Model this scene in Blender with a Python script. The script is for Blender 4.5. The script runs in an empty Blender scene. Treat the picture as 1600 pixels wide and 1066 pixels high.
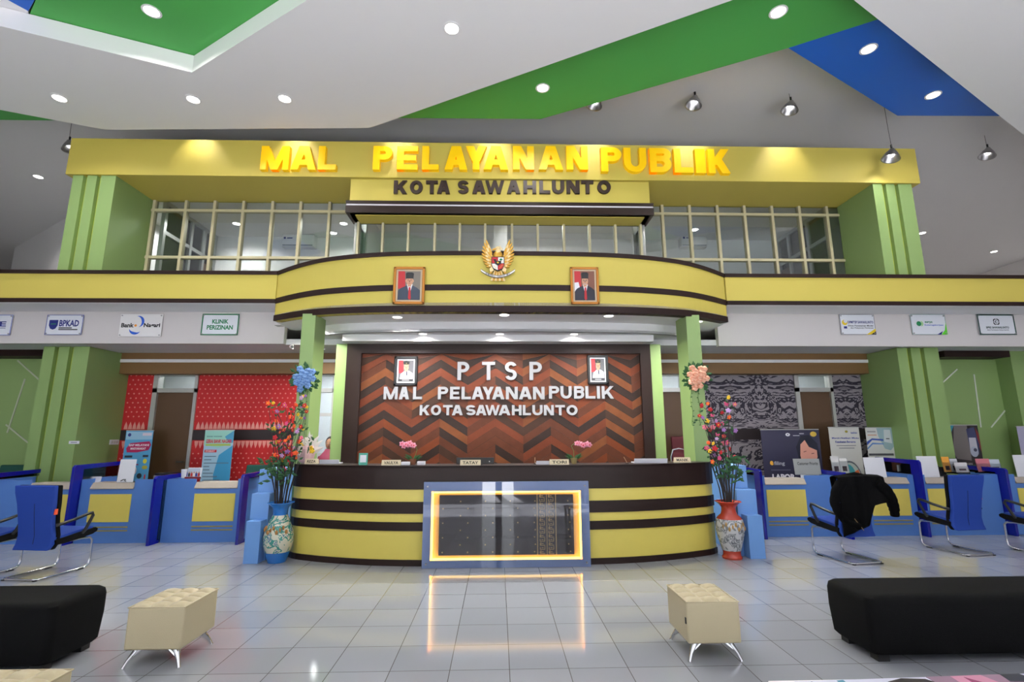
import bpy, bmesh, math, random
from mathutils import Vector, Matrix
from mathutils.geometry import tessellate_polygon

PI = math.pi
random.seed(7)
SC = bpy.context.scene
COL = SC.collection

# ---------------------------------------------------------------- camera
F_PX, YAW, PITCH, ROLL, CAM_H = 778.0, math.radians(1.62), math.radians(10.5), math.radians(-0.2), 1.56
_cy, _sy, _cp, _sp = math.cos(YAW), math.sin(YAW), math.cos(PITCH), math.sin(PITCH)
_fw = Vector((_sy * _cp, _cy * _cp, _sp))
_rt = Vector((_cy, -_sy, 0))
_up = _rt.cross(_fw)
_cr, _sr = math.cos(ROLL), math.sin(ROLL)
_rt, _up = _cr * _rt + _sr * _up, -_sr * _rt + _cr * _up
CAM = Vector((0, 0, CAM_H))
cd = bpy.data.cameras.new('camera')
cam = bpy.data.objects.new('camera', cd)
COL.objects.link(cam)
cd.sensor_width = 36.0
cd.sensor_fit = 'HORIZONTAL'
cd.lens = 36.0 * F_PX / 1600.0
cd.clip_start, cd.clip_end = 0.05, 200
cam.matrix_world = Matrix(((_rt.x, _up.x, -_fw.x, CAM.x), (_rt.y, _up.y, -_fw.y, CAM.y), (_rt.z, _up.z, -_fw.z, CAM.z), (0, 0, 0, 1)))
SC.camera = cam

def ray(px, py):
    return _fw + _rt * ((px - 800) / F_PX) + _up * ((533 - py) / F_PX)
def at(px, py, Y):
    """the point of the plane y = Y that the photograph shows at this pixel"""
    d = ray(px, py)
    return CAM + d * (Y / d.y)
def atz(px, py, Z):
    d = ray(px, py)
    return CAM + d * ((Z - CAM_H) / d.z)

# ---------------------------------------------------------------- view, world, lamps' strengths
SC.view_settings.view_transform = 'Standard'
SC.view_settings.look = 'None'
SC.view_settings.gamma = 1.0
SC.view_settings.use_curve_mapping = False
SC.view_settings.exposure = 0.3
SC.cycles.use_denoising = True
SC.cycles.max_bounces = 8
SC.cycles.diffuse_bounces = 5
SC.cycles.glossy_bounces = 4
SC.cycles.transmission_bounces = 6
SC.cycles.transparent_max_bounces = 8
SC.cycles.sample_clamp_indirect = 4.0
SC.cycles.caustics_reflective = False
SC.cycles.caustics_refractive = False
W_HALL, W_RING, W_RECESS, W_SPOT, W_ROOM = 27.0, 38.0, 12.0, 80.0, 30.0
SKY = 2.5
world = bpy.data.worlds.new('daylight')
SC.world = world
world.use_nodes = True
wn = world.node_tree.nodes
wn['Background'].inputs[0].default_value = (0.92, 0.96, 1.0, 1)
wn['Background'].inputs[1].default_value = SKY

# daylight: a high sun behind the camera, shining through the glazed entrance onto the floor
sd = bpy.data.lights.new('sun', 'SUN')
sd.energy = 100.0
sd.angle = math.radians(2)
sd.color = (1, 0.98, 0.96)
sun = bpy.data.objects.new('sun', sd)
COL.objects.link(sun)
sun.rotation_mode = 'QUATERNION'
sun.rotation_quaternion = Vector((0.05, math.cos(math.radians(38)), -math.sin(math.radians(38)))).to_track_quat('-Z', 'Y')
# ---------------------------------------------------------------- materials
def lin(c):
    return tuple((x / 255 / 12.92) if x / 255 <= 0.04045 else ((x / 255 + 0.055) / 1.055) ** 2.4 for x in c)
MATS = {}
def mat(name, rgb, rough=0.5, metal=0.0, emit=0.0, alpha=1.0, noise=0.0, nscale=8.0, coat=0.0, bump=0.0, bscale=60.0, spec=0.5, trans=0.0):
    m = bpy.data.materials.new(name)
    m.use_nodes = True
    nt = m.node_tree
    b = nt.nodes['Principled BSDF']
    c = lin(rgb) if max(rgb) > 1.001 else tuple(rgb)
    b.inputs['Base Color'].default_value = (*c, 1)
    b.inputs['Roughness'].default_value = rough
    b.inputs['Metallic'].default_value = metal
    b.inputs['Specular IOR Level'].default_value = spec
    b.inputs['Coat Weight'].default_value = coat
    b.inputs['Coat Roughness'].default_value = 0.08
    if trans:
        b.inputs['Transmission Weight'].default_value = trans
    if emit:
        b.inputs['Emission Color'].default_value = (*c, 1)
        b.inputs['Emission Strength'].default_value = emit
    if alpha < 1:
        b.inputs['Alpha'].default_value = alpha
    if noise or bump:
        tc = nt.nodes.new('ShaderNodeTexCoord')
        n = nt.nodes.new('ShaderNodeTexNoise')
        n.inputs['Scale'].default_value = nscale
        n.inputs['Detail'].default_value = 4
        nt.links.new(tc.outputs['Object'], n.inputs['Vector'])
        if noise:
            mx = nt.nodes.new('ShaderNodeMixRGB')
            mx.blend_type = 'MIX'
            mx.inputs[1].default_value = (*[x * (1 - noise) for x in c], 1)
            mx.inputs[2].default_value = (*[min(1, x * (1 + noise)) for x in c], 1)
            nt.links.new(n.outputs['Fac'], mx.inputs[0])
            nt.links.new(mx.outputs[0], b.inputs['Base Color'])
        if bump:
            n2 = nt.nodes.new('ShaderNodeTexNoise')
            n2.inputs['Scale'].default_value = bscale
            nt.links.new(tc.outputs['Object'], n2.inputs['Vector'])
            bp = nt.nodes.new('ShaderNodeBump')
            bp.inputs['Strength'].default_value = bump
            bp.inputs['Distance'].default_value = 0.01
            nt.links.new(n2.outputs['Fac'], bp.inputs['Height'])
            nt.links.new(bp.outputs[0], b.inputs['Normal'])
    MATS[name] = m
    return m

YEL = mat('yellow_laminate', (228, 209, 100), 0.38, noise=0.03)
YPAINT = mat('yellow_paint', (194, 177, 80), 0.6, noise=0.03, nscale=2)
DARK = mat('dark_brown_laminate', (38, 24, 21), 0.42, spec=0.25, noise=0.12, nscale=3)
DPAINT = mat('dark_brown_paint', (38, 23, 21), 0.5, spec=0.2)
WHITE = mat('white_paint', (240, 237, 236), 0.65, noise=0.01, nscale=1.5)
GREY = mat('light_grey_paint', (226, 225, 226), 0.7)
GREEN = mat('green_paint', (139, 166, 102), 0.45, noise=0.04, nscale=2)
LIME = mat('lime_paint', (190, 196, 60), 0.5)
GCEIL = mat('green_ceiling_paint', (72, 160, 74), 0.6)
BCEIL = mat('blue_ceiling_paint', (12, 92, 190), 0.6)
BROWNP = mat('brown_fascia_paint', (118, 86, 46), 0.55)
BLUE = mat('blue_laminate', (82, 126, 196), 0.4, noise=0.03)
LBLUE = mat('pale_blue_laminate', (112, 160, 222), 0.4, noise=0.02)
NAVY = mat('navy_lacquer', (10, 16, 140), 0.22, coat=0.4)
BEIGE = mat('beige_laminate', (166, 156, 144), 0.5)
OCHRE = mat('ochre_strip', (156, 140, 70), 0.5)
DOORB = mat('brown_door_leaf', (84, 58, 34), 0.5, noise=0.1, nscale=2)
ALU = mat('aluminium_frame', (190, 190, 186), 0.35, 0.6)
BEIGEALU = mat('beige_aluminium_frame', (196, 188, 152), 0.45, 0.1)
CHROME = mat('chrome', (225, 225, 228), 0.1, 1.0)
STEEL = mat('brushed_steel', (172, 170, 170), 0.3, 1.0)
BLACK = mat('black_fabric', (9, 9, 10), 0.85, spec=0.15, bump=0.3, bscale=300)
BLACKP = mat('black_plastic', (16, 16, 18), 0.4)
BLUEF = mat('blue_fabric', (12, 58, 150), 0.7, bump=0.3, bscale=400)
CREAM = mat('cream_leatherette', (188, 175, 142), 0.38, noise=0.03, bump=0.12, bscale=180)
TEAL = mat('dark_green_fabric', (8, 70, 58), 0.7)
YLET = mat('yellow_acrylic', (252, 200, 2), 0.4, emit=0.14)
DLET = mat('dark_acrylic', (50, 34, 32), 0.4)
PAPER = mat('white_paper', (226, 226, 232), 0.7)
GOLD = mat('gold_paint', (200, 152, 62), 0.35, 0.55)
GOLDL = mat('pale_gold_paint', (232, 205, 150), 0.4, 0.3)
WOODF = mat('gilt_frame_wood', (176, 112, 34), 0.35, 0.3)
RED = mat('red_paint', (200, 30, 34), 0.5)
BLK = mat('black_ink', (18, 18, 20), 0.6)
def flat(name, rgb, rough=0.6): return MATS.get(name) or mat(name, rgb, rough)
LED = mat('warm_led_strip', (255, 205, 95), 0.5, emit=3.6)
LAMPW = mat('lamp_diffuser', (255, 250, 242), 0.5, emit=9.0)
SKYB = mat('grey_curtain', (225, 232, 240), 0.8)
SKIN = mat('skin', (196, 146, 116), 0.5)

def glass(name, tint=(0.9, 0.95, 0.95), transp=0.82, rough=0.02):
    m = bpy.data.materials.new(name)
    m.use_nodes = True
    nt = m.node_tree
    nt.nodes.clear()
    o = nt.nodes.new('ShaderNodeOutputMaterial')
    mx = nt.nodes.new('ShaderNodeMixShader')
    t = nt.nodes.new('ShaderNodeBsdfTransparent')
    g = nt.nodes.new('ShaderNodeBsdfGlossy')
    g.inputs['Roughness'].default_value = rough
    t.inputs[0].default_value = (*tint, 1)
    fr = nt.nodes.new('ShaderNodeFresnel')
    fr.inputs['IOR'].default_value = 1.5
    ad = nt.nodes.new('ShaderNodeMath')
    ad.operation = 'MULTIPLY_ADD'
    ad.inputs[1].default_value = 1.15
    ad.inputs[2].default_value = (1 - transp) * 0.12
    ad.use_clamp = True
    nt.links.new(fr.outputs[0], ad.inputs[0])
    nt.links.new(ad.outputs[0], mx.inputs[0])
    nt.links.new(t.outputs[0], mx.inputs[1])
    nt.links.new(g.outputs[0], mx.inputs[2])
    nt.links.new(mx.outputs[0], o.inputs[0])
    MATS[name] = m
    return m
GLASS = glass('window_glass', (0.86, 0.90, 0.90))
CLEAR = glass('clear_glass', (0.93, 0.96, 0.97), 0.9)
ACRYL = glass('clear_acrylic', (0.95, 0.97, 0.98), 0.92)
SHINE = glass('display_glass', (0.96, 0.96, 0.98), 0.9, 0.01)

def floor_material():
    m = bpy.data.materials.new('polished_floor_tiles')
    m.use_nodes = True
    nt = m.node_tree
    b = nt.nodes['Principled BSDF']
    tc = nt.nodes.new('ShaderNodeTexCoord')
    sp = nt.nodes.new('ShaderNodeSeparateXYZ')
    nt.links.new(tc.outputs['Object'], sp.inputs[0])
    def edge(out, off):
        a = nt.nodes.new('ShaderNodeMath'); a.operation = 'SUBTRACT'; a.inputs[1].default_value = off - 40
        nt.links.new(out, a.inputs[0])
        d = nt.nodes.new('ShaderNodeMath'); d.operation = 'DIVIDE'; d.inputs[1].default_value = 0.4
        nt.links.new(a.outputs[0], d.inputs[0])
        f = nt.nodes.new('ShaderNodeMath'); f.operation = 'FRACT'
        nt.links.new(d.outputs[0], f.inputs[0])
        s = nt.nodes.new('ShaderNodeMath'); s.operation = 'SUBTRACT'; s.inputs[1].default_value = 0.5
        nt.links.new(f.outputs[0], s.inputs[0])
        ab = nt.nodes.new('ShaderNodeMath'); ab.operation = 'ABSOLUTE'
        nt.links.new(s.outputs[0], ab.inputs[0])
        g = nt.nodes.new('ShaderNodeMath'); g.operation = 'GREATER_THAN'; g.inputs[1].default_value = 0.4935
        nt.links.new(ab.outputs[0], g.inputs[0])
        fl = nt.nodes.new('ShaderNodeMath'); fl.operation = 'FLOOR'
        nt.links.new(d.outputs[0], fl.inputs[0])
        return g.outputs[0], fl.outputs[0]
    gx, ix = edge(sp.outputs[0], 0.08)
    gy, iy = edge(sp.outputs[1], 0.09)
    mxm = nt.nodes.new('ShaderNodeMath'); mxm.operation = 'MAXIMUM'
    nt.links.new(gx, mxm.inputs[0]); nt.links.new(gy, mxm.inputs[1])
    cb = nt.nodes.new('ShaderNodeCombineXYZ')
    nt.links.new(ix, cb.inputs[0]); nt.links.new(iy, cb.inputs[1])
    wnz = nt.nodes.new('ShaderNodeTexWhiteNoise'); wnz.noise_dimensions = '2D'
    nt.links.new(cb.outputs[0], wnz.inputs['Vector'])
    ramp = nt.nodes.new('ShaderNodeMixRGB')
    ramp.inputs[1].default_value = (*lin((148, 150, 157)), 1)
    ramp.inputs[2].default_value = (*lin((156, 158, 165)), 1)
    nt.links.new(wnz.outputs['Value'], ramp.inputs[0])
    mx = nt.nodes.new('ShaderNodeMixRGB')
    mx.inputs[2].default_value = (*lin((92, 88, 86)), 1)
    nt.links.new(mxm.outputs[0], mx.inputs[0])
    nt.links.new(ramp.outputs[0], mx.inputs[1])
    nt.links.new(mx.outputs[0], b.inputs['Base Color'])
    b.inputs['Roughness'].default_value = 0.09
    b.inputs['Specular IOR Level'].default_value = 0.75
    ns = nt.nodes.new('ShaderNodeTexNoise'); ns.inputs['Scale'].default_value = 1.3
    nt.links.new(tc.outputs['Object'], ns.inputs['Vector'])
    bp = nt.nodes.new('ShaderNodeBump'); bp.inputs['Strength'].default_value = 0.02; bp.inputs['Distance'].default_value = 0.02
    nt.links.new(ns.outputs['Fac'], bp.inputs['Height'])
    nt.links.new(bp.outputs[0], b.inputs['Normal'])
    return m
FLOOR = floor_material()

def batik_material():
    m = bpy.data.materials.new('grey_batik_cloth')
    m.use_nodes = True
    nt = m.node_tree
    b = nt.nodes['Principled BSDF']
    b.inputs['Roughness'].default_value = 0.75
    tc = nt.nodes.new('ShaderNodeTexCoord')
    sp = nt.nodes.new('ShaderNodeSeparateXYZ')
    nt.links.new(tc.outputs['Object'], sp.inputs[0])
    def mth(op, a, bb=None):
        n = nt.nodes.new('ShaderNodeMath'); n.operation = op
        if isinstance(a, (int, float)): n.inputs[0].default_value = a
        else: nt.links.new(a, n.inputs[0])
        if bb is not None:
            if isinstance(bb, (int, float)): n.inputs[1].default_value = bb
            else: nt.links.new(bb, n.inputs[1])
        return n.outputs[0]
    x = mth('PINGPONG', mth('ADD', sp.outputs[0], 40.0), 0.58)
    z = sp.outputs[2]
    cb = nt.nodes.new('ShaderNodeCombineXYZ')
    nt.links.new(mth('MULTIPLY', x, 1.0), cb.inputs[0])
    nt.links.new(mth('MULTIPLY', z, 2.1), cb.inputs[2])
    n1 = nt.nodes.new('ShaderNodeTexNoise')
    n1.inputs['Scale'].default_value = 1.5
    n1.inputs['Detail'].default_value = 3.5
    n1.inputs['Roughness'].default_value = 0.6
    n1.inputs['Distortion'].default_value = 1.6
    nt.links.new(cb.outputs[0], n1.inputs['Vector'])
    w = mth('SINE', mth('MULTIPLY', n1.outputs['Fac'], 46.0))
    w2 = mth('GREATER_THAN', w, 0.12)
    n2 = nt.nodes.new('ShaderNodeTexNoise')
    n2.inputs['Scale'].default_value = 26.0
    nt.links.new(cb.outputs[0], n2.inputs['Vector'])
    mx = nt.nodes.new('ShaderNodeMixRGB')
    mx.inputs[1].default_value = (*lin((150, 142, 148)), 1)
    mx.inputs[2].default_value = (*lin((26, 20, 38)), 1)
    nt.links.new(w2, mx.inputs[0])
    m2 = nt.nodes.new('ShaderNodeMixRGB')
    m2.inputs[2].default_value = (*lin((70, 62, 76)), 1)
    nt.links.new(mth('MULTIPLY', n2.outputs['Fac'], 0.35), m2.inputs[0])
    nt.links.new(mx.outputs[0], m2.inputs[1])
    nt.links.new(m2.outputs[0], b.inputs['Base Color'])
    return m
BATIK = batik_material()

# ---------------------------------------------------------------- mesh builder
WLOC = {}
class MB:
    def __init__(self):
        self.v, self.f, self.mi, self.ms, self.cur = [], [], [], [], 0
    def m(self, mt):
        if mt not in self.ms: self.ms.append(mt)
        self.cur = self.ms.index(mt)
        return self
    def add(self, vs, fs):
        o = len(self.v)
        self.v += [tuple(p) for p in vs]
        self.f += [tuple(i + o for i in q) for q in fs]
        self.mi += [self.cur] * len(fs)
        return self
    def box(self, x0, x1, y0, y1, z0, z1):
        vs = [(x, y, z) for z in (z0, z1) for y in (y0, y1) for x in (x0, x1)]
        return self.add(vs, [(0, 2, 3, 1), (4, 5, 7, 6), (0, 1, 5, 4), (2, 6, 7, 3), (0, 4, 6, 2), (1, 3, 7, 5)])
    def prism(self, poly, a, b, axis='y', holes=()):
        def P(p, t):
            if axis == 'y': return (p[0], t, p[1])
            if axis == 'z': return (p[0], p[1], t)
            return (t, p[0], p[1])
        loops = [list(poly)] + [list(h) for h in holes]
        pts = [p for l in loops for p in l]
        n = len(pts)
        if len(poly) > 4 or holes:
            tri = tessellate_polygon([[Vector((p[0], p[1], 0)) for p in l] for l in loops])
        else:
            tri = [tuple(range(len(poly)))]
        vs = [P(p, a) for p in pts] + [P(p, b) for p in pts]
        fs = [tuple(t) for t in tri] + [tuple(i + n for i in reversed(t)) for t in tri]
        o = 0
        for l in loops:
            k = len(l)
            for i in range(k):
                j = (i + 1) % k
                fs.append((o + i, o + j, o + j + n, o + i + n))
            o += k
        return self.add(vs, fs)
    def tube(self, pts, r, n=8, closed=False, caps=True):
        P = [Vector(p) for p in pts]
        k = len(P)
        rs = r if isinstance(r, (list, tuple)) else [r] * k
        vs, fs = [], []
        u = None
        for i in range(k):
            if closed: t = P[(i + 1) % k] - P[i - 1]
            else: t = P[min(i + 1, k - 1)] - P[max(i - 1, 0)]
            if t.length < 1e-9: t = Vector((0, 0, 1))
            t.normalize()
            if u is None:
                u = t.orthogonal().normalized()
            else:
                u = u - t * u.dot(t)
                u = u.normalized() if u.length > 1e-6 else t.orthogonal().normalized()
            w = t.cross(u)
            for j in range(n):
                a = 2 * PI * j / n
                vs.append(P[i] + (u * math.cos(a) + w * math.sin(a)) * rs[i])
        for i in range(k if closed else k - 1):
            i2 = (i + 1) % k
            for j in range(n):
                j2 = (j + 1) % n
                fs.append((i * n + j, i * n + j2, i2 * n + j2, i2 * n + j))
        if caps and not closed:
            fs.append(tuple(reversed(range(n))))
            fs.append(tuple(range((k - 1) * n, k * n)))
        return self.add(vs, fs)
    def lathe(self, prof, c=(0, 0, 0), n=24, rfun=None, cap0=True, cap1=True):
        vs, fs = [], []
        k = len(prof)
        for i, (r, z) in enumerate(prof):
            for j in range(n):
                a = 2 * PI * j / n
                rr = r * (rfun(i, a) if rfun else 1)
                vs.append((c[0] + rr * math.cos(a), c[1] + rr * math.sin(a), c[2] + z))
        for i in range(k - 1):
            for j in range(n):
                j2 = (j + 1) % n
                fs.append((i * n + j, i * n + j2, (i + 1) * n + j2, (i + 1) * n + j))
        if cap0: fs.append(tuple(reversed(range(n))))
        if cap1: fs.append(tuple(range((k - 1) * n, k * n)))
        return self.add(vs, fs)
    def ell(self, c, rx, ry, rz, nu=12, nv=8, M=None):
        vs, fs = [], []
        for i in range(nv + 1):
            th = PI * i / nv
            for j in range(nu):
                a = 2 * PI * j / nu
                p = Vector((rx * math.sin(th) * math.cos(a), ry * math.sin(th) * math.sin(a), rz * math.cos(th)))
                if M is not None: p = M @ p
                vs.append((c[0] + p.x, c[1] + p.y, c[2] + p.z))
        for i in range(nv):
            for j in range(nu):
                j2 = (j + 1) % nu
                fs.append((i * nu + j, (i + 1) * nu + j, (i + 1) * nu + j2, i * nu + j2))
        return self.add(vs, fs)
    def disc(self, cx, cz, rx, rz, y0, y1, n=20):
        return self.prism([(cx + rx * math.cos(2 * PI * i / n), cz + rz * math.sin(2 * PI * i / n)) for i in range(n)], y0, y1)
    def ribbon(self, path, ylo, yhi, th, zlo, zhi):
        pass
    def xf(self, M, start=0):
        for i in range(start, len(self.v)):
            p = M @ Vector(self.v[i])
            self.v[i] = (p.x, p.y, p.z)
        return self
    def build(self, name, parent=None, smooth=False, bevel=0.0, label=None, loc=None, seg=2, merge=True):
        off = WLOC[parent] if parent is not None else (Vector(loc) if loc is not None else Vector((0, 0, 0)))
        me = bpy.data.meshes.new(name)
        me.from_pydata([(p[0] - off.x, p[1] - off.y, p[2] - off.z) for p in self.v], [], self.f)
        for mt in self.ms: me.materials.append(mt)
        me.polygons.foreach_set('material_index', self.mi)
        bm = bmesh.new()
        bm.from_mesh(me)
        if merge:
            bmesh.ops.remove_doubles(bm, verts=bm.verts, dist=1e-5)
        bmesh.ops.recalc_face_normals(bm, faces=bm.faces)
        if smooth:
            for f in bm.faces: f.smooth = True
            for e in bm.edges:
                if len(e.link_faces) == 2 and e.calc_face_angle(0) > math.radians(40): e.smooth = False
        bm.to_mesh(me)
        bm.free()
        o = bpy.data.objects.new(name, me)
        COL.objects.link(o)
        if parent is not None:
            o.parent = parent
            WLOC[o] = off
        else:
            o.location = off
            WLOC[o] = off
        if bevel:
            md = o.modifiers.new('bevel', 'BEVEL')
            md.width = bevel
            md.segments = seg
            md.limit_method = 'ANGLE'
            md.angle_limit = math.radians(40)
        if label: o['label'] = label
        return o

def tag(o, label, cat, group=None):
    o['label'] = label
    o['category'] = cat
    if group: o['group'] = group
    return o
def thing(name, label, cat, loc=(0, 0, 0), group=None):
    o = bpy.data.objects.new(name, None)
    COL.objects.link(o)
    o.empty_display_size = 0.1
    o.location = loc
    WLOC[o] = Vector(loc)
    return tag(o, label, cat, group)
def struct(o):
    o['kind'] = 'structure'
    return o
def dup(root, loc, rotz=0.0, label=None, group=None):
    r = root.copy()
    COL.objects.link(r)
    r.location = loc
    r.rotation_euler = (0, 0, rotz)
    if label: r['label'] = label
    if group: r['group'] = group
    def rec(src, dst):
        for ch in list(src.children):
            c = ch.copy()
            COL.objects.link(c)
            c.parent = dst
            rec(ch, c)
    rec(root, r)
    return r
def SB(name, mt, *a, **k):
    return struct(MB().m(mt).box(*a).build(name, **k))

# ---------------------------------------------------------------- lettering
def stroke_letter(mb, ch, x0, x1, z0, z1, t, ya, yb):
    """one bold block capital, cut from plate, filling x0..x1 by z0..z1"""
    w, h = x1 - x0, z1 - z0
    class L: n = 0
    def PR(q):
        # every stroke a hair further out than the last, so no two faces coincide
        mb.prism(q, ya - 0.0007 * L.n, yb)
        L.n += 1
    def R(a, b, c, d): PR([(x0 + a, z0 + c), (x0 + b, z0 + c), (x0 + b, z0 + d), (x0 + a, z0 + d)])
    def D(xa, za, xb, zb, tw=None):
        tw = (tw or t * 1.12) / 2
        PR([(x0 + xa - tw, z0 + za), (x0 + xa + tw, z0 + za), (x0 + xb + tw, z0 + zb), (x0 + xb - tw, z0 + zb)])
    def arc(cx, cz, rx, rz, a0, a1, n=14):
        out = [(x0 + cx + rx * math.cos(a0 + (a1 - a0) * i / n), z0 + cz + rz * math.sin(a0 + (a1 - a0) * i / n)) for i in range(n + 1)]
        inn = [(x0 + cx + (rx - t) * math.cos(a0 + (a1 - a0) * i / n), z0 + cz + (rz - t * 0.85) * math.sin(a0 + (a1 - a0) * i / n)) for i in range(n + 1)]
        m0, m1 = ya - 0.0007 * L.n, yb
        L.n += 1
        vs, fs = [], []
        for a, b in zip(out, inn):
            vs += [(a[0], m0, a[1]), (b[0], m0, b[1]), (b[0], m1, b[1]), (a[0], m1, a[1])]
        for i in range(n):
            for j in range(4): fs.append((i * 4 + j, i * 4 + (j + 1) % 4, i * 4 + 4 + (j + 1) % 4, i * 4 + 4 + j))
        fs += [(3, 2, 1, 0), (n * 4, n * 4 + 1, n * 4 + 2, n * 4 + 3)]
        mb.add(vs, fs)
    tt = t * 0.85
    if ch == 'I': R(0, w, 0, h)
    elif ch == 'L': R(0, t, 0, h); R(0, w, 0, tt)
    elif ch == 'T': R((w - t) / 2, (w + t) / 2, 0, h); R(0, w, h - tt, h)
    elif ch == 'E':
        R(0, t, 0, h); R(0, w, 0, tt); R(0, w, h - tt, h); R(0, w * 0.92, (h - tt) / 2, (h + tt) / 2)
    elif ch == 'H': R(0, t, 0, h); R(w - t, w, 0, h); R(0, w, (h - tt) / 2, (h + tt) / 2)
    elif ch == 'N': R(0, t, 0, h); R(w - t, w, 0, h); D(w - t * 0.62, 0, t * 0.62, h, t * 1.2)
    elif ch == 'M':
        s = t * 0.9
        R(0, s, 0, h); R(w - s, w, 0, h)
        D(w / 2, 0, s * 0.62, h, s * 1.15); D(w / 2, 0, w - s * 0.62, h, s * 1.15)
    elif ch == 'A':
        D(t * 0.56, 0, w / 2 - 0.04 * w, h); D(w - t * 0.56, 0, w / 2 + 0.04 * w, h); R(w * 0.24, w * 0.76, h * 0.2, h * 0.2 + tt)
    elif ch == 'V': D(w / 2, 0, t * 0.56, h); D(w / 2, 0, w - t * 0.56, h)
    elif ch == 'W':
        s = t * 0.85
        D(w * 0.29, 0, s * 0.56, h, s); D(w * 0.29, 0, w * 0.5, h, s); D(w * 0.71, 0, w * 0.5, h, s); D(w * 0.71, 0, w - s * 0.56, h, s)
    elif ch == 'Y':
        R((w - t) / 2, (w + t) / 2, 0, h * 0.48); D(w / 2, h * 0.36, t * 0.6, h, t * 1.2); D(w / 2, h * 0.36, w - t * 0.6, h, t * 1.2)
    elif ch == 'K':
        R(0, t, 0, h); D(t * 0.8, h * 0.34, w - t * 0.62, h, t * 1.2); D(w - t * 0.62, 0, w * 0.42, h * 0.62, t * 1.2)
    elif ch == 'O':
        arc(w / 2, h / 2, w / 2, h / 2, 0, 2 * PI, 28)
    elif ch == 'U':
        rz = min(w / 2, h * 0.42)
        R(0, t, rz, h); R(w - t, w, rz, h); arc(w / 2, rz, w / 2, rz, PI, 2 * PI)
    elif ch in 'PRB':
        R(0, t, 0, h)
        zb = h * (0.42 if ch != 'B' else 0.46)
        rz = (h - zb) / 2
        rx = min(rz * 1.15, w * 0.62)
        R(0, w - rx, h - tt, h); R(0, w - rx, zb, zb + tt); arc(w - rx, h - rz, rx, rz, -PI / 2, PI / 2)
        if ch == 'B':
            rz2 = (zb + tt) / 2
            rx2 = min(rz2 * 1.15, w * 0.62)
            R(0, w - rx2, 0, tt); arc(w - rx2, rz2, rx2, rz2, -PI / 2, PI / 2)
        if ch == 'R': D(w - t * 0.6, 0, w * 0.45, zb + tt * 0.5, t * 1.2)
    elif ch == 'S':
        r2 = (h + tt) / 4
        arc(w / 2, h - r2, w / 2, r2, PI * 0.12, PI * 1.5, 18)
        arc(w / 2, r2, w / 2, r2, -PI * 0.88, PI * 0.5, 18)
    return mb

def px_letters(spec, py0, py1, Y, depth, tfrac, mt, parent, slope=0.0, xr=None, hide_name='letter'):
    """spec = [(char, px0, px1)], every letter its own plate letter on the wall plane Y"""
    for ch, a, b in spec:
        dy = slope * (a - spec[0][1])
        p0, p1 = at(a, py1 + dy, Y - depth), at(b, py0 + dy, Y - depth)
        q0 = at(b, py1 + dy, Y - depth)
        z0, z1 = (p0.z + q0.z) / 2, p1.z
        mb = MB().m(mt)
        stroke_letter(mb, ch, p0.x, q0.x if ch not in 'X' else p1.x, z0, z1, (z1 - z0) * tfrac, Y - depth, Y)
        mb.build(hide_name, parent, merge=False)

_txt = {}
def text_verts(s, bold=0.0):
    key = (s, bold)
    if key in _txt: return _txt[key]
    cu = bpy.data.curves.new('t', 'FONT')
    cu.body = s
    cu.size = 1.0
    cu.offset = bold
    cu.resolution_u = 2
    o = bpy.data.objects.new('t', cu)
    COL.objects.link(o)
    dg = bpy.context.evaluated_depsgraph_get()
    me = bpy.data.meshes.new_from_object(o.evaluated_get(dg))
    vs = [tuple(v.co) for v in me.vertices]
    fs = [tuple(p.vertices) for p in me.polygons]
    bpy.data.objects.remove(o)
    bpy.data.curves.remove(cu)
    bpy.data.meshes.remove(me)
    _txt[key] = (vs, fs)
    return _txt[key]
def text(mb, s, x0, x1, z0, z1, y, mt, bold=0.012, keep=False, thick=0.0):
    """flat print fitted to the box x0..x1, z0..z1 on the plane y, facing -y"""
    vs, fs = text_verts(s, bold)
    if not vs: return mb
    mnx, mxx = min(v[0] for v in vs), max(v[0] for v in vs)
    mnz, mxz = min(v[1] for v in vs), max(v[1] for v in vs)
    sx, sz = (x1 - x0) / (mxx - mnx), (z1 - z0) / (mxz - mnz)
    if keep: sx = sz = min(sx, sz)
    ox = (x0 + x1) / 2 - sx * (mnx + mxx) / 2
    mb.m(mt)
    mb.add([(ox + sx * v[0], y, z0 + sz * (v[1] - mnz)) for v in vs], fs)
    return mb

# ================================================================ THE SETTING
CX = 0.09
SB('floor', FLOOR, -20, 20, -9, 20, -0.1, 0)

# hall ceiling: a white dropped ceiling, a coloured star above it, a grey ceiling above that
Z1, Z2, Z3 = 7.0, 7.3, 8.0
S1, S2 = 0.956, 0.958
def sc(p, s): return [(x * s, y * s) for x, y in p]
hole = [(-8.6, 5.68), (-4.90, 7.18), (-2.55, 5.77), (-0.2, 4.35), (-4, 2.6), (-8.6, 3.9)]
struct(MB().m(WHITE).prism(sc([(-20.8, 3.48), (-7.45, 8.77), (-2.44, 8.6), (3.98, 5.18), (20.8, 14.2), (20.8, -9.3), (-20.8, -9.3)], S1), Z1, Z1 + 0.29, 'z', holes=[sc(hole, S1)]).build('ceiling_dropped', merge=False))
struct(MB().m(GCEIL).prism(sc([(-20, 9.0), (-8.7, 8.95), (-1.87, 8.72), (0.82, 8.69), (4.59, 6.79), (5.65, 6.18), (4.2, 4.9), (-1.6, 7.9), (-8, 8.1), (-20, 8.0)], S2), Z2, Z2 + 0.1, 'z')
       .prism(sc([(-6.86, 6.48), (-4.5, 7.7), (0.5, 6.2), (0.5, 2.2), (-5, 2.4), (-6.4, 6.1)], S2), Z2, Z2 + 0.1, 'z').build('ceiling_green_star', merge=False))
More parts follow.
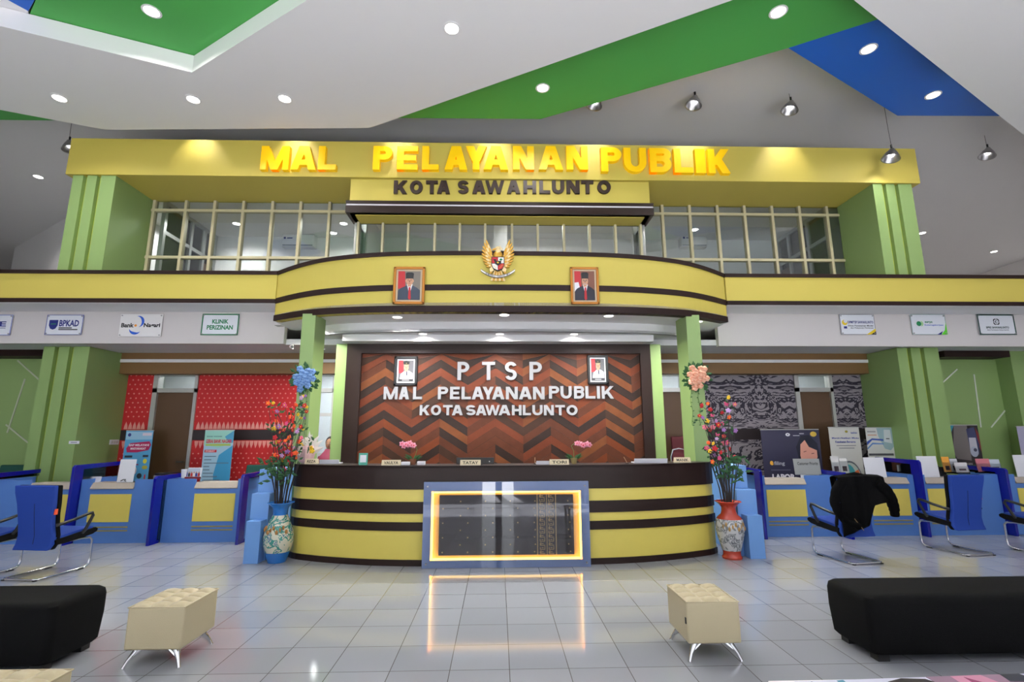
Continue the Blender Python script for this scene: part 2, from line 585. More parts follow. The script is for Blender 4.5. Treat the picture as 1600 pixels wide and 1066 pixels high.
struct(MB().m(BCEIL).prism(sc([(4.59, 6.79), (5.65, 6.18), (10.6, 8.38), (7.68, 8.43)], S2), Z2, Z2 + 0.1, 'z')
       .prism(sc([(-6.76, 6.36), (-6.4, 6.1), (-6.0, 4.5), (-8.5, 3.5)], S2), Z2, Z2 + 0.1, 'z').build('ceiling_blue_star', merge=False))
struct(MB().m(WHITE).prism(sc([(-9.2, 7.8), (-6.86, 6.48), (-6.76, 6.36), (-8.5, 3.5), (-9.5, 3.0)], S2), Z2, Z2 + 0.1, 'z').prism(sc([(-9.2, 7.8), (-4.5, 7.7), (-6.86, 6.48)], S2), Z2, Z2 + 0.1, 'z').build('ceiling_coffer', merge=False))
SB('ceiling_upper', GREY, -20, 20, -9, 20.2, Z3, Z3 + 0.1)
# outer walls of the hall
SB('wall_left', WHITE, -20.2, -20, -9, 20.2, 0, Z3)
SB('wall_right', WHITE, 20, 20.2, -9, 20.2, 0, Z3)
SB('wall_back', WHITE, -20.2, 20.2, 20, 20.2, 0, Z3)
struct(MB().m(GREY).prism([(-16.9, 17.0), (-10.5, 12.8), (-8.6, 12.8), (-8.6, 17.2)], 3.9, Z3, 'z').build('wall_gable', merge=False))
# entrance wall behind the camera: open doors, and tall glazing added to brighten the hall
YF = -8.0
mb = MB().m(WHITE).box(-20, 20, YF - 0.2, YF, 6.7, Z3).box(-3.6, 3.8, YF - 0.2, YF, 2.9, 3.3)
for a, b in ((-20, -9.0), (-3.6, -0.62), (0.62, 3.8), (9.2, 20)):
    mb.box(a, b, YF - 0.2, YF, 0, 3.0 if abs(a + b) < 8 else 6.7)
struct(mb.build('wall_front', merge=False))
DARKG = glass('entrance_glass', (0.86, 0.87, 0.88))
for i, (a, b) in enumerate(((-9.0, -3.6), (3.8, 9.2), (-3.6, 3.8))):
    zl = 3.3 if i == 2 else 0.0
    w = SB('window_%d' % (i + 1), ALU, a, b, YF - 0.12, YF - 0.06, zl, zl + 0.08)
    m2 = MB().m(ALU).box(a, b, YF - 0.12, YF - 0.06, 6.6, 6.7)
    n = max(2, int((b - a) / 1.1))
    for k in range(n + 1):
        x = a + (b - a) * k / n
        m2.box(x - 0.04, x + 0.04, YF - 0.12, YF - 0.06, zl, 6.7)
    m2.box(a, b, YF - 0.12, YF - 0.06, 4.5, 4.58)
    struct(m2.build('window_frame', w))
    struct(MB().m(DARKG).box(a, b, YF - 0.095, YF - 0.085, zl + 0.08, 6.6).build('window_pane', w))
struct(MB().m(DPAINT).box(-0.1, 0.16, YF - 0.15, YF - 0.05, 0, 2.9).box(-0.62, 0.62, YF - 0.15, YF - 0.05, 2.4, 2.5).build('door_5_post'))
SB('ground_outside', flat('paving', (190, 190, 188)), -20, 20, -30, -9.0, -0.35, -0.1)

# side walls under the balcony, green
SB('wall_green_left', GREEN, -20, -7.9, 9.6, 9.75, 0, 3.1)
SB('wall_green_right', GREEN, 8.1, 20, 9.6, 9.75, 0, 3.1)
SB('trim_1', DPAINT, -20, -8.0, 9.25, 9.6, 2.98, 3.1)
SB('trim_2', DPAINT, 8.6, 9.9, 9.25, 9.6, 2.98, 3.1)
SB('column_wall_right', GREEN, 9.95, 10.6, 9.3, 9.6, 0, 3.1)
mb = MB().m(flat('pale_strip', (190, 196, 170), 0.3))
for x0, z0, x1, z1 in ((-9.1, 2.95, -8.35, 2.35), (-8.9, 2.6, -9.05, 1.6), (-9.1, 1.75, -8.55, 1.35), (-8.6, 1.34, -8.2, 1.5)):
    d = Vector((x1 - x0, z1 - z0)).normalized() * 0.012
    mb.prism([(x0 - d.y, z0 + d.x), (x1 - d.y, z1 + d.x), (x1 + d.y, z1 - d.x), (x0 + d.y, z0 - d.x)], 9.588, 9.6)
struct(mb.build('trim_3', merge=False))
mb = MB().m(flat('pale_strip_bright', (225, 230, 215), 0.2))
for a, b in (((1472, 599), (1496, 577)), ((1522, 585), (1533, 668)), ((1575, 584), (1600, 626)), ((1549, 668), (1592, 616))):
    p, q = at(*a, 9.59), at(*b, 9.59)
    x0, z0, x1, z1 = p.x, p.z, q.x, q.z
    d = Vector((x1 - x0, z1 - z0)).normalized() * 0.011
    mb.prism([(x0 - d.y, z0 + d.x), (x1 - d.y, z1 + d.x), (x1 + d.y, z1 - d.x), (x0 + d.y, z0 - d.x)], 9.588, 9.6)
struct(mb.build('trim_4', merge=False))

# second floor slab and the ceiling of the ground floor behind the white band
SB('ceiling_ground_floor', GREY, -20, 20, 8.7, 12.4, 3.1, 3.2)
SB('floor_upper', WHITE, -20, 20, 8.75, 20, 3.45, 3.55)
BANDP = mat('band_paint', (212, 206, 204), 0.65)
struct(MB().m(BANDP).box(-20, -3.72, 8.6, 8.72, 3.1, 3.7).box(-3.84, -3.72, 8.45, 8.6, 3.4, 3.7).build('wall_band_left'))
struct(MB().m(BANDP).box(3.92, 20, 8.6, 8.72, 3.07, 3.7).build('wall_band_right'))
for nm, a, b in (('wall_parapet_left', -20, -3.65), ('wall_parapet_right', 3.84, 20)):
    o = SB(nm, YPAINT, a, b, 8.0, 8.14, 3.7, 4.20)
    SB('ceiling_balcony_' + nm[-5:].strip('_'), WHITE, a, b, 8.0, 8.72, 3.66, 3.70)
    struct(MB().m(DPAINT).box(a, b, 7.98, 8.16, 4.15, 4.21).build('trim_rail', o))
    struct(MB().m(DPAINT).box(a, b, 7.985, 8.15, 3.665, 3.735).build('trim_band', o))

# curved balcony
prof = [(0, 7.17), (0.9, 7.18), (1.8, 7.23), (2.4, 7.34), (2.8, 7.46), (3.1, 7.60), (3.43, 7.80), (3.74, 8.02)]
def curve_pts(prof, n=64, cx=CX):
    """smooth mirrored curve through the profile points"""
    xs = [p[0] for p in prof]
    def f(u):
        u = abs(u)
        for i in range(len(prof) - 1):
            if u <= xs[i + 1] + 1e-9:
                p1, p2 = prof[i], prof[i + 1]
                p0 = prof[i - 1] if i else (-p2[0], p2[1])
                p3 = prof[i + 2] if i + 2 < len(prof) else (2 * p2[0] - p1[0], 2 * p2[1] - p1[1])
                h = p2[0] - p1[0]
                m1 = (p2[1] - p0[1]) / (p2[0] - p0[0])
                m2 = (p3[1] - p1[1]) / (p3[0] - p1[0])
                t = (u - p1[0]) / h
                return ((2 * t**3 - 3 * t**2 + 1) * p1[1] + (t**3 - 2 * t**2 + t) * h * m1 + (-2 * t**3 + 3 * t**2) * p2[1] + (t**3 - t**2) * h * m2)
        return prof[-1][1]
    X = xs[-1]
    return [(cx - X + 2 * X * i / n, f(-X + 2 * X * i / n)) for i in range(n + 1)]
def normals(c):
    out = []
    for i in range(len(c)):
        a, b = c[max(0, i - 1)], c[min(len(c) - 1, i + 1)]
        d = Vector((b[0] - a[0], b[1] - a[1])).normalized()
        out.append((d.y, -d.x))
    return out
def curved_wall(mb, c, d0, d1, zf0, zf1):
    """a wall following curve c, front pushed out by d0, back by -d1; zf give z by index fraction"""
    N = normals(c)
    vs, fs = [], []
    k = len(c)
    for i in range(k):
        u = abs(2 * i / (k - 1) - 1)
        z0 = zf0(u) if callable(zf0) else zf0
        z1 = zf1(u) if callable(zf1) else zf1
        fx, fy = c[i][0] + N[i][0] * d0, c[i][1] + N[i][1] * d0
        bx, by = c[i][0] - N[i][0] * d1, c[i][1] - N[i][1] * d1
        vs += [(fx, fy, z0), (fx, fy, z1), (bx, by, z1), (bx, by, z0)]
    for i in range(k - 1):
        a, b = i * 4, i * 4 + 4
        for j in range(4):
            j2 = (j + 1) % 4
            fs.append((a + j, b + j, b + j2, a + j2))
    fs += [(0, 1, 2, 3), ((k - 1) * 4 + 3, (k - 1) * 4 + 2, (k - 1) * 4 + 1, (k - 1) * 4)]
    return mb.add(vs, fs)
BC = curve_pts(prof)
def zt(u): return 4.265 - 0.055 * u ** 3
def zb(u): return 3.325 + 0.045 * u ** 3
wp = struct(curved_wall(MB().m(YPAINT), BC, 0, 0.12, lambda u: zb(u), lambda u: zt(u)).build('wall_curved_parapet'))
def band(f0, h0, f1, h1, d, nm):
    lo = lambda u: zb(u) + (zt(u) - zb(u)) * f0 + h0
    hi = lambda u: zb(u) + (zt(u) - zb(u)) * f1 + h1
    struct(curved_wall(MB().m(DPAINT), BC, d, 0.13, lo, hi).build(nm, wp, merge=False))
band(0, 0, 0, 0.095, 0.015, 'trim_lower')
band(0.40, -0.045, 0.40, 0.045, 0.012, 'trim_middle')
band(1, -0.06, 1, 0.004, 0.02, 'trim_rail')
# soffit of the curved balcony: ring, raised recess and beam
IC = [(x, y) for x, y in curve_pts([(0, 8.02), (1.2, 8.04), (2.2, 8.12), (2.7, 8.22), (3.1, 8.38), (3.45, 8.6)], 48)]
ring = BC + [(BC[-1][0], 8.75), (IC[-1][0], 8.75)] + IC[::-1] + [(IC[0][0], 8.75), (BC[0][0], 8.75)]
struct(MB().m(WHITE).prism(ring, 3.37, 3.47, 'z').build('ceiling_ring', merge=False))
struct(curved_wall(MB().m(GREY), IC, 0, 0.05, 3.205, 3.40).build('wall_soffit_step'))
lowc = IC + [(IC[-1][0], 9.0), (IC[0][0], 9.0)]
struct(MB().m(GREY).prism(lowc, 3.205, 3.25, 'z').build('ceiling_recess', merge=False))
SB('beam_soffit', GREY, -2.62, 2.66, 8.30, 8.80, 3.095, 3.205)

# big fluted columns, left and right, two storeys high
def big_column(x0, x1, inner, nm):
    w = x1 - x0
    g = 0.075
    a, b = x0 + w * 0.335, x0 + w * 0.655
    yf, ys, yb = 8.86, 8.95, 9.9
    pl = [(x0, yf), (a - g, yf), (a - g, ys), (a, ys), (a, yf), (b - g, yf), (b - g, ys), (b, ys), (b, yf), (x1, yf), (x1, yb), (x0, yb)]
    if inner < 0: pl = pl
    for z0, z1, k in ((0.0, 3.09, 'lower'), (3.55, 6.37, 'upper')):
        c = struct(MB().m(GREEN).prism(pl, z0, z1, 'z').build('column_%s_%s' % (nm, k), merge=False))
        s = MB().m(LIME)
        for e in (a, b):
            e0 = e - g if inner > 0 else e
            s.box(e - g + 0.001, e - 0.001, ys - 0.012, ys - 0.002, z0, z1)
        struct(s.build('trim_groove', c, merge=False))
big_column(-7.99, -7.2, -1, 'left')
big_column(7.35, 8.13, 1, 'right')

# yellow beam over the upper floor
bm_ = SB('beam_upper', YPAINT, -8.10, 8.28, 8.82, 9.95, 6.36, 7.10)
SB('roof_upper_offices', GREY, -8.1, 8.28, 9.95, 13.2, 6.85, 7.05)
SB('ceiling_upper_offices', WHITE, -8.0, 8.1, 9.96, 12.4, 6.40, 6.46)
SB('wall_upper_back', WHITE, -8.1, 8.28, 11.9, 12.0, 3.55, 6.9)
SB('wall_upper_outer_left', WHITE, -8.1, -8.0, 9.9, 12, 3.55, 6.9)
SB('wall_upper_outer_right', WHITE, 8.18, 8.28, 9.9, 12, 3.55, 6.9)
SB('wall_partition_left', WHITE, -2.95, -2.87, 10.0, 11.9, 3.55, 6.4)
SB('column_upper_room', WHITE, -0.1, 0.2, 10.6, 10.9, 3.55, 6.4)
# canopy with the lower name board
cb_ = SB('wall_name_board', YPAINT, -2.82, 2.92, 8.88, 9.36, 5.66, 6.355)
struct(MB().m(DARK).box(-2.88, 2.98, 8.845, 9.4, 5.66, 5.80).build('trim_lower', cb_))
struct(MB().m(DARK).box(-2.88, 2.98, 8.845, 9.4, 5.835, 5.90).build('trim_upper', cb_))
struct(MB().m(flat('silver_strip', (222, 218, 224), 0.35)).box(-2.87, 2.97, 8.855, 9.4, 5.80, 5.835).build('trim_silver', cb_))
struct(MB().m(YPAINT).box(-2.72, 2.82, 8.95, 9.34, 5.645, 5.66).build('trim_soffit', cb_))

# glazed screens of the upper floor
def screen(nm, x0, x1, y, z0, z1, xs, rails, fm=BEIGEALU, wd=0.055):
    f = MB().m(fm)
    for x in xs: f.box(x - wd / 2, x + wd / 2, y - 0.05, y + 0.05, z0, z1)
    for z in rails: f.box(x0, x1, y - 0.045, y + 0.045, z - wd / 2, z + wd / 2)
    w = struct(f.build(nm, merge=False))
    struct(MB().m(GLASS).box(x0, x1, y - 0.004, y + 0.004, z0, z1).build('window_pane', w))
    return w
zr = at(300, 330, 9.9).z, at(300, 403, 9.9).z
screen('window_5', -7.2, -2.85, 9.9, 3.55, 6.37, [-7.15, -6.5, -5.91, -5.32, -4.72, -4.14, -3.54, -2.95], [zr[0], zr[1], 4.2])
screen('window_6', 2.95, 7.35, 9.9, 3.55, 6.37, [3.05, 3.5, 4.09, 4.69, 5.28, 5.88, 6.48, 7.08], [zr[0] + .02, zr[1] + .02, 4.2])
screen('window_7', -2.8, 2.9, 9.32, 3.55, 5.66, [-2.75, -2.27, -1.77, -1.25, -0.76, -0.26, 0.27, 0.78, 1.3, 1.81, 2.33, 2.84], [4.3], wd=0.042)
for x, nm in ((-2.78, 'window_8'), (2.88, 'window_9')):
    f = MB().m(ALU).box(x - 0.05, x + 0.05, 9.32, 9.42, 3.55, 5.66).box(x - 0.05, x + 0.05, 9.8, 9.9, 3.55, 6.37)
    w = struct(f.build(nm, merge=False))
    struct(MB().m(GLASS).box(x - 0.004, x + 0.004, 9.42, 9.8, 3.55, 5.66).build('window_pane', w))
SB('ceiling_bay', WHITE, -2.8, 2.9, 9.36, 9.96, 6.3, 6.36)
# glazed side partitions seen inside the upper rooms
for x, nm, s in ((-7.0, 'window_10', 1), (7.15, 'window_11', -1)):
    f = MB().m(ALU)
    for y in (10.0, 10.65, 10.9, 11.4, 11.85): f.box(x - 0.04, x + 0.04, y - 0.04, y + 0.04, 3.55, 6.4)
    for z in (5.72, 6.36): f.box(x - 0.035, x + 0.035, 10.0, 11.88, z - 0.04, z + 0.04)
    w = struct(f.build(nm, merge=False))
    struct(MB().m(GLASS).box(x - 0.004, x + 0.004, 10.0, 11.88, 3.55, 6.36).build('window_pane', w))
    struct(MB().m(DOORB).box(x - 0.03, x + 0.03, 11.42, 11.83, 3.55, 5.55).build('door_leaf', w))

# small front pillars under the curved balcony and the posts beside the wooden feature wall
SB('column_front_left', GREEN, -2.99, -2.79, 7.5, 7.95, 0, 3.37)
SB('column_front_right', GREEN, 2.93, 3.14, 7.5, 7.95, 0, 3.37)
SB('column_rear_left', GREEN, -2.80, -2.61, 8.58, 8.9, 0, 3.095)
SB('column_rear_right', GREEN, 2.67, 2.86, 8.58, 8.9, 0, 3.095)

# feature wall: dark frame and chevron boards
fw = struct(MB().m(DARK).box(-2.61, 2.67, 8.64, 8.8, 0, 3.095).build('wall_feature'))
struct(MB().m(DARK).box(-2.61, -2.36, 8.56, 8.64, 0, 3.095).box(2.49, 2.67, 8.56, 8.64, 0, 3.095).box(-2.36, 2.49, 8.56, 8.64, 2.93, 3.095).build('trim_frame', fw))
woods = [mat('walnut_board_%s' % n, c, 0.5, noise=0.28, nscale=6, spec=0.22) for n, c in (('red', (98, 47, 27)), ('dark', (42, 29, 24)), ('tan', (106, 60, 32)), ('brown', (80, 42, 26)), ('umber', (56, 36, 26)), ('rust', (104, 50, 25)))]
mb = MB()
rnd = random.Random(3)
X0, X1 = -2.36, 2.49
cw, rise, pitch = 0.475, 0.30, 0.145
ci = 0
x = X0 - 0.06
while x < X1:
    a, b = max(x, X0), min(x + cw, X1)
    up = ci % 2 == 0
    k = -4
    while True:
        z0 = 0.5 + k * pitch
        if z0 > 3.0: break
        def zz(xx): return z0 + (rise * (xx - x) / cw if up else rise * (1 - (xx - x) / cw))
        za, zb_ = zz(a), zz(b)
        top = 2.93
        q = [(a, za), (b, zb_), (b, min(top, zb_ + pitch - 0.004)), (a, min(top, za + pitch - 0.004))]
        q = [(p[0], min(top, p[1])) for p in q]
        if q[0][1] < top or q[1][1] < top:
            mb.m(woods[(rnd.choice((1, 4, 1, 3)) if k % 2 else rnd.choice((0, 5, 3, 2, 0)))])
            mb.prism(q, 8.632 - 0.004 * rnd.random(), 8.645)
        k += 1
    x += cw
    ci += 1
struct(mb.build('wall_boards', fw, merge=False))

# rear wall of the service area: red songket panels, doors, grey batik panels
YB = 9.9
SONG = mat('red_songket_cloth', (190, 32, 34), 0.7, noise=0.1, nscale=10)
SONGD = mat('pale_songket_motif', (222, 150, 140), 0.7)
SONGB = mat('black_songket_band', (30, 18, 20), 0.6)
def songket(x0, x1):
    mb = MB().m(SONG).box(x0, x1, YB - 0.03, YB + 0.02, 0.3, 2.72)
    mb.m(SONGB).box(x0, x1, YB - 0.034, YB - 0.02, 1.45, 1.645)
    mb.m(SONGD)
    y0, y1 = YB - 0.034, YB - 0.029
    r = 0
    z = 1.90
    rows = []
    while z < 2.70:
        rows.append(z); z += 0.088
    z = 1.20
    while z > 0.4:
        rows.append(z); z -= 0.088
    for r, z in enumerate(rows):
        x = math.floor(x0 / 0.1) * 0.1 + (0.05 if r % 2 else 0)
        while x < x1:
            if x0 + 0.03 < x < x1 - 0.03:
                mb.prism([(x - 0.02, z), (x - 0.006, z - 0.006), (x, z - 0.017), (x + 0.006, z - 0.006), (x + 0.02, z), (x + 0.006, z + 0.006), (x, z + 0.017), (x - 0.006, z + 0.006)], y0, y1)
            x += 0.1
    x = math.floor(x0 / 0.08) * 0.08
    while x < x1 - 0.04:
        if x - 0.036 > x0:
            for zb0, s in ((1.66, 1), (1.435, -1)):
                mb.prism([(x - 0.036, zb0), (x + 0.036, zb0), (x + 0.026, zb0 + s * 0.07), (x, zb0 + s * 0.14), (x - 0.026, zb0 + s * 0.07)], y0, y1)
        x += 0.08
    return mb
wb = struct(MB().m(GREEN).box(-7.2, -6.98, YB - 0.001, YB + 0.1, 0, 3.1).box(7.56, 7.4, YB, YB + 0.1, 0, 3.1).build('wall_service_rear'))
struct(songket(-7.2, -6.69).build('wall_songket_corner', merge=False))
struct(songket(-5.84, -3.62).build('wall_songket', merge=False))
for nm, a, b in (('wall_batik', 3.72, 5.96), ('wall_batik_corner', 6.74, 7.4)):
    o = struct(MB().m(BATIK).box(a, b, YB - 0.03, YB + 0.02, 0.3, 2.72).build(nm))
    struct(MB().m(SONGB).box(a, b, YB - 0.036, YB - 0.02, 1.42, 1.63).build('trim_band', o))
struct(MB().m(WHITE).box(-7.2, -6.69, YB + 0.02, YB + 0.1, 0, 3.1).box(-5.84, -3.62, YB + 0.02, YB + 0.1, 0, 3.1).box(3.72, 5.96, YB + 0.02, YB + 0.1, 0, 3.1).box(6.74, 7.4, YB + 0.02, YB + 0.1, 0, 3.1).box(-3.2, 3.0, YB + 0.02, YB + 0.1, 0, 3.1)
       .box(-6.69, -5.84, YB + 0.02, YB + 0.1, 2.72, 3.1).box(-3.62, -3.2, YB + 0.02, YB + 0.1, 2.72, 3.1).box(3.0, 3.72, YB + 0.02, YB + 0.1, 2.72, 3.1).box(5.96, 6.74, YB + 0.02, YB + 0.1, 2.72, 3.1).build('wall_rear', merge=False))
def door(nm, x0, x1, leaf=True):
    f = MB().m(ALU)
    for a, b in ((x0, x0 + 0.09), (x1 - 0.06, x1)): f.box(a, b, YB - 0.06, YB + 0.1, 0, 2.72)
    f.box(x0, x1, YB - 0.06, YB + 0.1, 2.36, 2.44).box(x0, x1, YB - 0.06, YB + 0.1, 2.69, 2.74)
    d = struct(f.build(nm, merge=False))
    struct(MB().m(GLASS).box(x0, x1, YB, YB + 0.01, 2.44, 2.69).build('window_pane', d))
    if leaf:
        l = struct(MB().m(DOORB).box(x0 + 0.09, x1 - 0.06, YB - 0.01, YB + 0.04, 0, 2.36).build('door_leaf', d))
        struct(MB().m(STEEL).tube([(x1 - 0.13, YB - 0.01, 1.05), (x1 - 0.13, YB - 0.06, 1.05), (x1 - 0.24, YB - 0.06, 1.05)], 0.012).build('door_handle', l))
    else:
        struct(MB().m(GLASS).box(x0 + 0.09, x1 - 0.06, YB, YB + 0.01, 0.1, 2.36).build('door_pane', d))
        struct(MB().m(ALU).box(x0, x1, YB - 0.04, YB + 0.04, 1.9, 1.96).box(x0, x1, YB - 0.04, YB + 0.04, 1.1, 1.2).build('door_rail', d))
    return d
door('door_1', -6.69, -5.84)
door('door_2', 5.96, 6.74)
door('door_3', -3.66, -3.18, leaf=False)
door('door_4', 3.0, 3.72)
for nm, a, b in (('trim_fascia_left', -7.42, -2.8), ('trim_fascia_right', 2.86, 7.5)):
    o = SB(nm, BROWNP, a, b, 9.62, 9.87, 2.70, 3.1)
    struct(MB().m(WHITE).box(a, b, 9.60, 9.62, 2.915, 2.975).build('trim_strip', o))
# lit offices behind the transoms
SB('wall_office_rear', WHITE, -8, 8.2, 12.3, 12.4, 0, 3.1)
o = struct(MB().m(SKYB).box(-8, 8, 11.9, 11.93, 0.9, 3.0).build('window_curtain'))
def emit_lamp(nm, parent, loc, power, size, color=(1, 0.975, 0.95), spread=PI, rot=None):
    ld = bpy.data.lights.new(nm, 'AREA')
    ld.shape = 'DISK'
    ld.size = size
    ld.energy = power
    ld.color = color
    ld.spread = spread
    lo = bpy.data.objects.new(nm, ld)
    COL.objects.link(lo)
    lo.parent = parent
    lo.location = Vector(loc) - (WLOC[parent] if parent else Vector((0, 0, 0)))
    if rot: lo.rotation_euler = rot
    return lo

# ================================================================ DOWNLIGHTS
def downlight(px, py, Z, power, label, group, d=0.17, X=None, Y=None):
    p = atz(px, py, Z) if X is None else Vector((X, Y, Z))
    t = thing('recessed_downlight', label, 'ceiling light', (p.x, p.y, Z), group)
    MB().m(WHITE).lathe([(d * 0.5, 0), (d * 0.62, -0.002), (d * 0.64, -0.010), (d * 0.5, -0.014), (d * 0.48, -0.004)], (p.x, p.y, Z), 24, cap0=False, cap1=False).build('rim', t, True)
    MB().m(LAMPW).lathe([(0.001, -0.006), (d * 0.49, -0.006)], (p.x, p.y, Z), 24, cap0=False, cap1=False).build('diffuser', t)
    emit_lamp('lamp_light', t, (p.x, p.y, Z - 0.02), power, d * 0.9, spread=math.radians(150))
    return t
G = 'recessed downlights in the hall ceiling'
for px, py, z, s in ((93, 153, Z1, 'outermost on the white dropped ceiling above the far left pendant lamp'), (302, 155, Z1, 'middle of three in a row on the white ceiling'), (445, 154, Z1, 'on the white ceiling above the word MAL'), (706, 44, Z1, 'alone on the wide white ceiling left of the green band'),
                     (237, 17, Z2, 'in the green coffer of the white ceiling'), (848, 137, Z2, 'low on the green ceiling band'), (1216, 18, Z2, 'high on the green ceiling band'), (1357, 76, Z2, 'upper one on the blue ceiling band'), (1458, 148, Z2, 'lower one on the blue ceiling band'),
                     (60, 276, Z3, 'on grey ceiling beside left end of yellow beam'), (1441, 364, Z3, 'on grey ceiling just beside the right green column'), (1553, 393, Z3, 'lowest on grey ceiling above right balcony rail')):
    downlight(px, py, z, W_HALL if z < Z3 else W_HALL * 7, 'round white downlight ' + s, G, d=0.19)
G = 'downlights under the curved balcony edge'
for (px, py), s in zip(((481, 503), (621, 495), (788, 491), (951, 493), (1090, 502)), ('above the blue rose bouquet pillar', 'under the portrait in grey suit', 'in the middle under the gold eagle', 'under the portrait in dark suit', 'above the peach rose bouquet pillar')):
    p = atz(px, py, 3.37)
    downlight(0, 0, 3.37, W_RING, 'round downlight in white balcony soffit ' + s, G, d=0.15, X=p.x, Y=max(p.y, 7.5))
G = 'downlights in the recess before the wooden wall'
for (px, py), s in zip(((660, 520), (781, 520), (898, 520)), ('nearest the black framed portrait left of PTSP', 'in the middle above the letters PTSP', 'nearest the black framed portrait right of PTSP')):
    downlight(0, 0, 3.205, W_RECESS, 'small downlight in grey recess ' + s, G, d=0.13, X=atz(px, py, 3.205).x, Y=8.19)
p = at(470, 520, 8.9)
downlight(0, 0, 3.1, 9, 'small downlight beside the left front pillar above the white bullet camera', G, d=0.13, X=-3.25, Y=9.1)
G = 'downlights inside the upper offices'
for (px, py), s in zip(((258, 352), (372, 351), (537, 349)), ('seen nearest the green column', 'seen above the air conditioner', 'seen beside the name board')):
    p = atz(px, py, 6.40)
    downlight(0, 0, 6.40, W_ROOM * 0.8, 'round downlight behind upper office glass, ' + s, G, d=0.17, X=(-7.5 if px < 300 else p.x), Y=min(p.y, 11.1))
# unseen lamps added to brighten rooms that are seen only through glass
for i, (x, y, z, w) in enumerate(((-6.2, 11.0, 3.08, 40), (6.3, 11.0, 3.08, 40), (-3.4, 11.0, 3.08, 30), (3.4, 11.0, 3.08, 30), (0.9, 10.45, 6.28, 60))):
    t = thing('office_fill_lamp', ('unseen square fill lamp added behind the transom of the brown door by the red cloth', 'unseen square fill lamp added behind the transom of the door by grey batik', 'unseen square fill lamp added behind the glass door beside left pillar', 'unseen square fill lamp added behind the transom beside right pillar', 'unseen square fill lamp added in the middle upper room behind the name board')[i], 'ceiling light', (x, y, z), 'unseen fill lamps added in the back offices')
    MB().m(WHITE).box(x - 0.3, x + 0.3, y - 0.3, y + 0.3, z - 0.03, z + 0.02).build('housing', t)
    MB().m(LAMPW).box(x - 0.27, x + 0.27, y - 0.27, y + 0.27, z - 0.034, z - 0.03).build('diffuser', t)
    emit_lamp('lamp_light', t, (x, y, z - 0.05), w, 0.5)

# ================================================================ PENDANT SPOTS
PEND = ((1083, 98, 1087, 160, 'second from the centre'), (932, 118, 932, 160, ''), (1231, 129, 1237, 168, ''), (1385, 168, 1395, 243, ''), (1538, 213, 1545, 240, ''), (107, 213, 107, 229, ''))
PL = ['silver pendant spotlight hanging from the edge of the green ceiling band', 'silver pendant spotlight half hidden behind the green ceiling band', 'silver pendant spotlight between green and blue ceiling bands', 'silver pendant spotlight on a long wire before the right end of the beam', 'silver pendant spotlight beyond the right end of the yellow beam', 'silver pendant spotlight beyond the left end of the yellow beam']
def pendant(px, py, lpx, lpy, label, tx, power):
    Y = 9.7 if (lpx > 1500 or lpx < 200) else 8.44
    lp = at(lpx, lpy, Y)
    top = Z3
    x, z = lp.x, lp.z
    t = thing('pendant_spotlight', label, 'pendant lamp', (x, Y, z), 'pendant spotlights before the yellow beam')
    MB().m(BLACKP).tube([(x - 0.02, Y, top), (x - 0.015, Y, (top + z) / 2), (x, Y, z + 0.2)], 0.004, 6).build('wire', t)
    MB().m(BLACKP).tube([(x, Y, z + 0.22), (x, Y, z + 0.11)], 0.018, 10).build('holder', t)
    tgt = Vector((tx, 8.82, 6.95))
    d = (tgt - Vector((x, Y, z))).normalized()
    d = Vector((-0.28 if x > 0 else 0.32, 0.02, -1)).normalized()
    q = Vector((0, 0, -1)).rotation_difference(d).to_matrix().to_4x4()
    M = Matrix.Translation((x, Y, z + 0.11)) @ q @ Matrix.Scale(1.25, 4)
    sh = MB().m(STEEL).lathe([(0.03, 0.02), (0.045, -0.01), (0.075, -0.05), (0.10, -0.095), (0.118, -0.14), (0.124, -0.145), (0.124, -0.152), (0.112, -0.147), (0.07, -0.06), (0.03, -0.02)], (0, 0, 0), 28, cap0=True, cap1=True)
    sh.xf(M)
    sh.build('reflector_shade', t, True, merge=False)
    bl = MB().m(mat('pendant_bulb', (250, 250, 255), 0.3, emit=5.0) if 'pendant_bulb' not in MATS else MATS['pendant_bulb']).lathe([(0.004, -0.03), (0.035, -0.035), (0.045, -0.07), (0.03, -0.105), (0.004, -0.115)], (0, 0, 0), 16)
    bl.xf(M)
    bl.build('bulb', t, True)
    ld = bpy.data.lights.new('spot_light', 'SPOT')
    ld.energy = power
    ld.spot_size = math.radians(78)
    ld.spot_blend = 1.0
    ld.shadow_soft_size = 0.03
    ld.color = (1, 0.97, 0.92)
    lo = bpy.data.objects.new('spot_light', ld)
    COL.objects.link(lo)
    lo.parent = t
    lo.location = Vector((0, 0, -0.08))
    dd = Vector((tx, 8.82, 6.2)) - Vector((x, Y, z))
    lo.rotation_mode = 'QUATERNION'
    lo.rotation_quaternion = dd.to_track_quat('-Z', 'Y')
for (a, b, c, d, _), lb in zip(PEND, PL):
    lx = at(c, d, 8.5).x
    pendant(a, b, c, d, lb, lx * 0.98, W_SPOT if abs(lx) < 7 else W_SPOT * 0.25)
# the spotlights that light the beam further left hang above the white dropped ceiling's edge
for px, s in ((300, 'above the bare left part of the beam'), (455, 'above the word MAL'), (620, 'above the letters PEL'), (770, 'above the letters AYAN')):
    x = at(px, 200, 8.5).x
    t0 = pendant(px, 0, px, 163, 'silver pendant spotlight hidden by the white ceiling ' + s, x, W_SPOT)

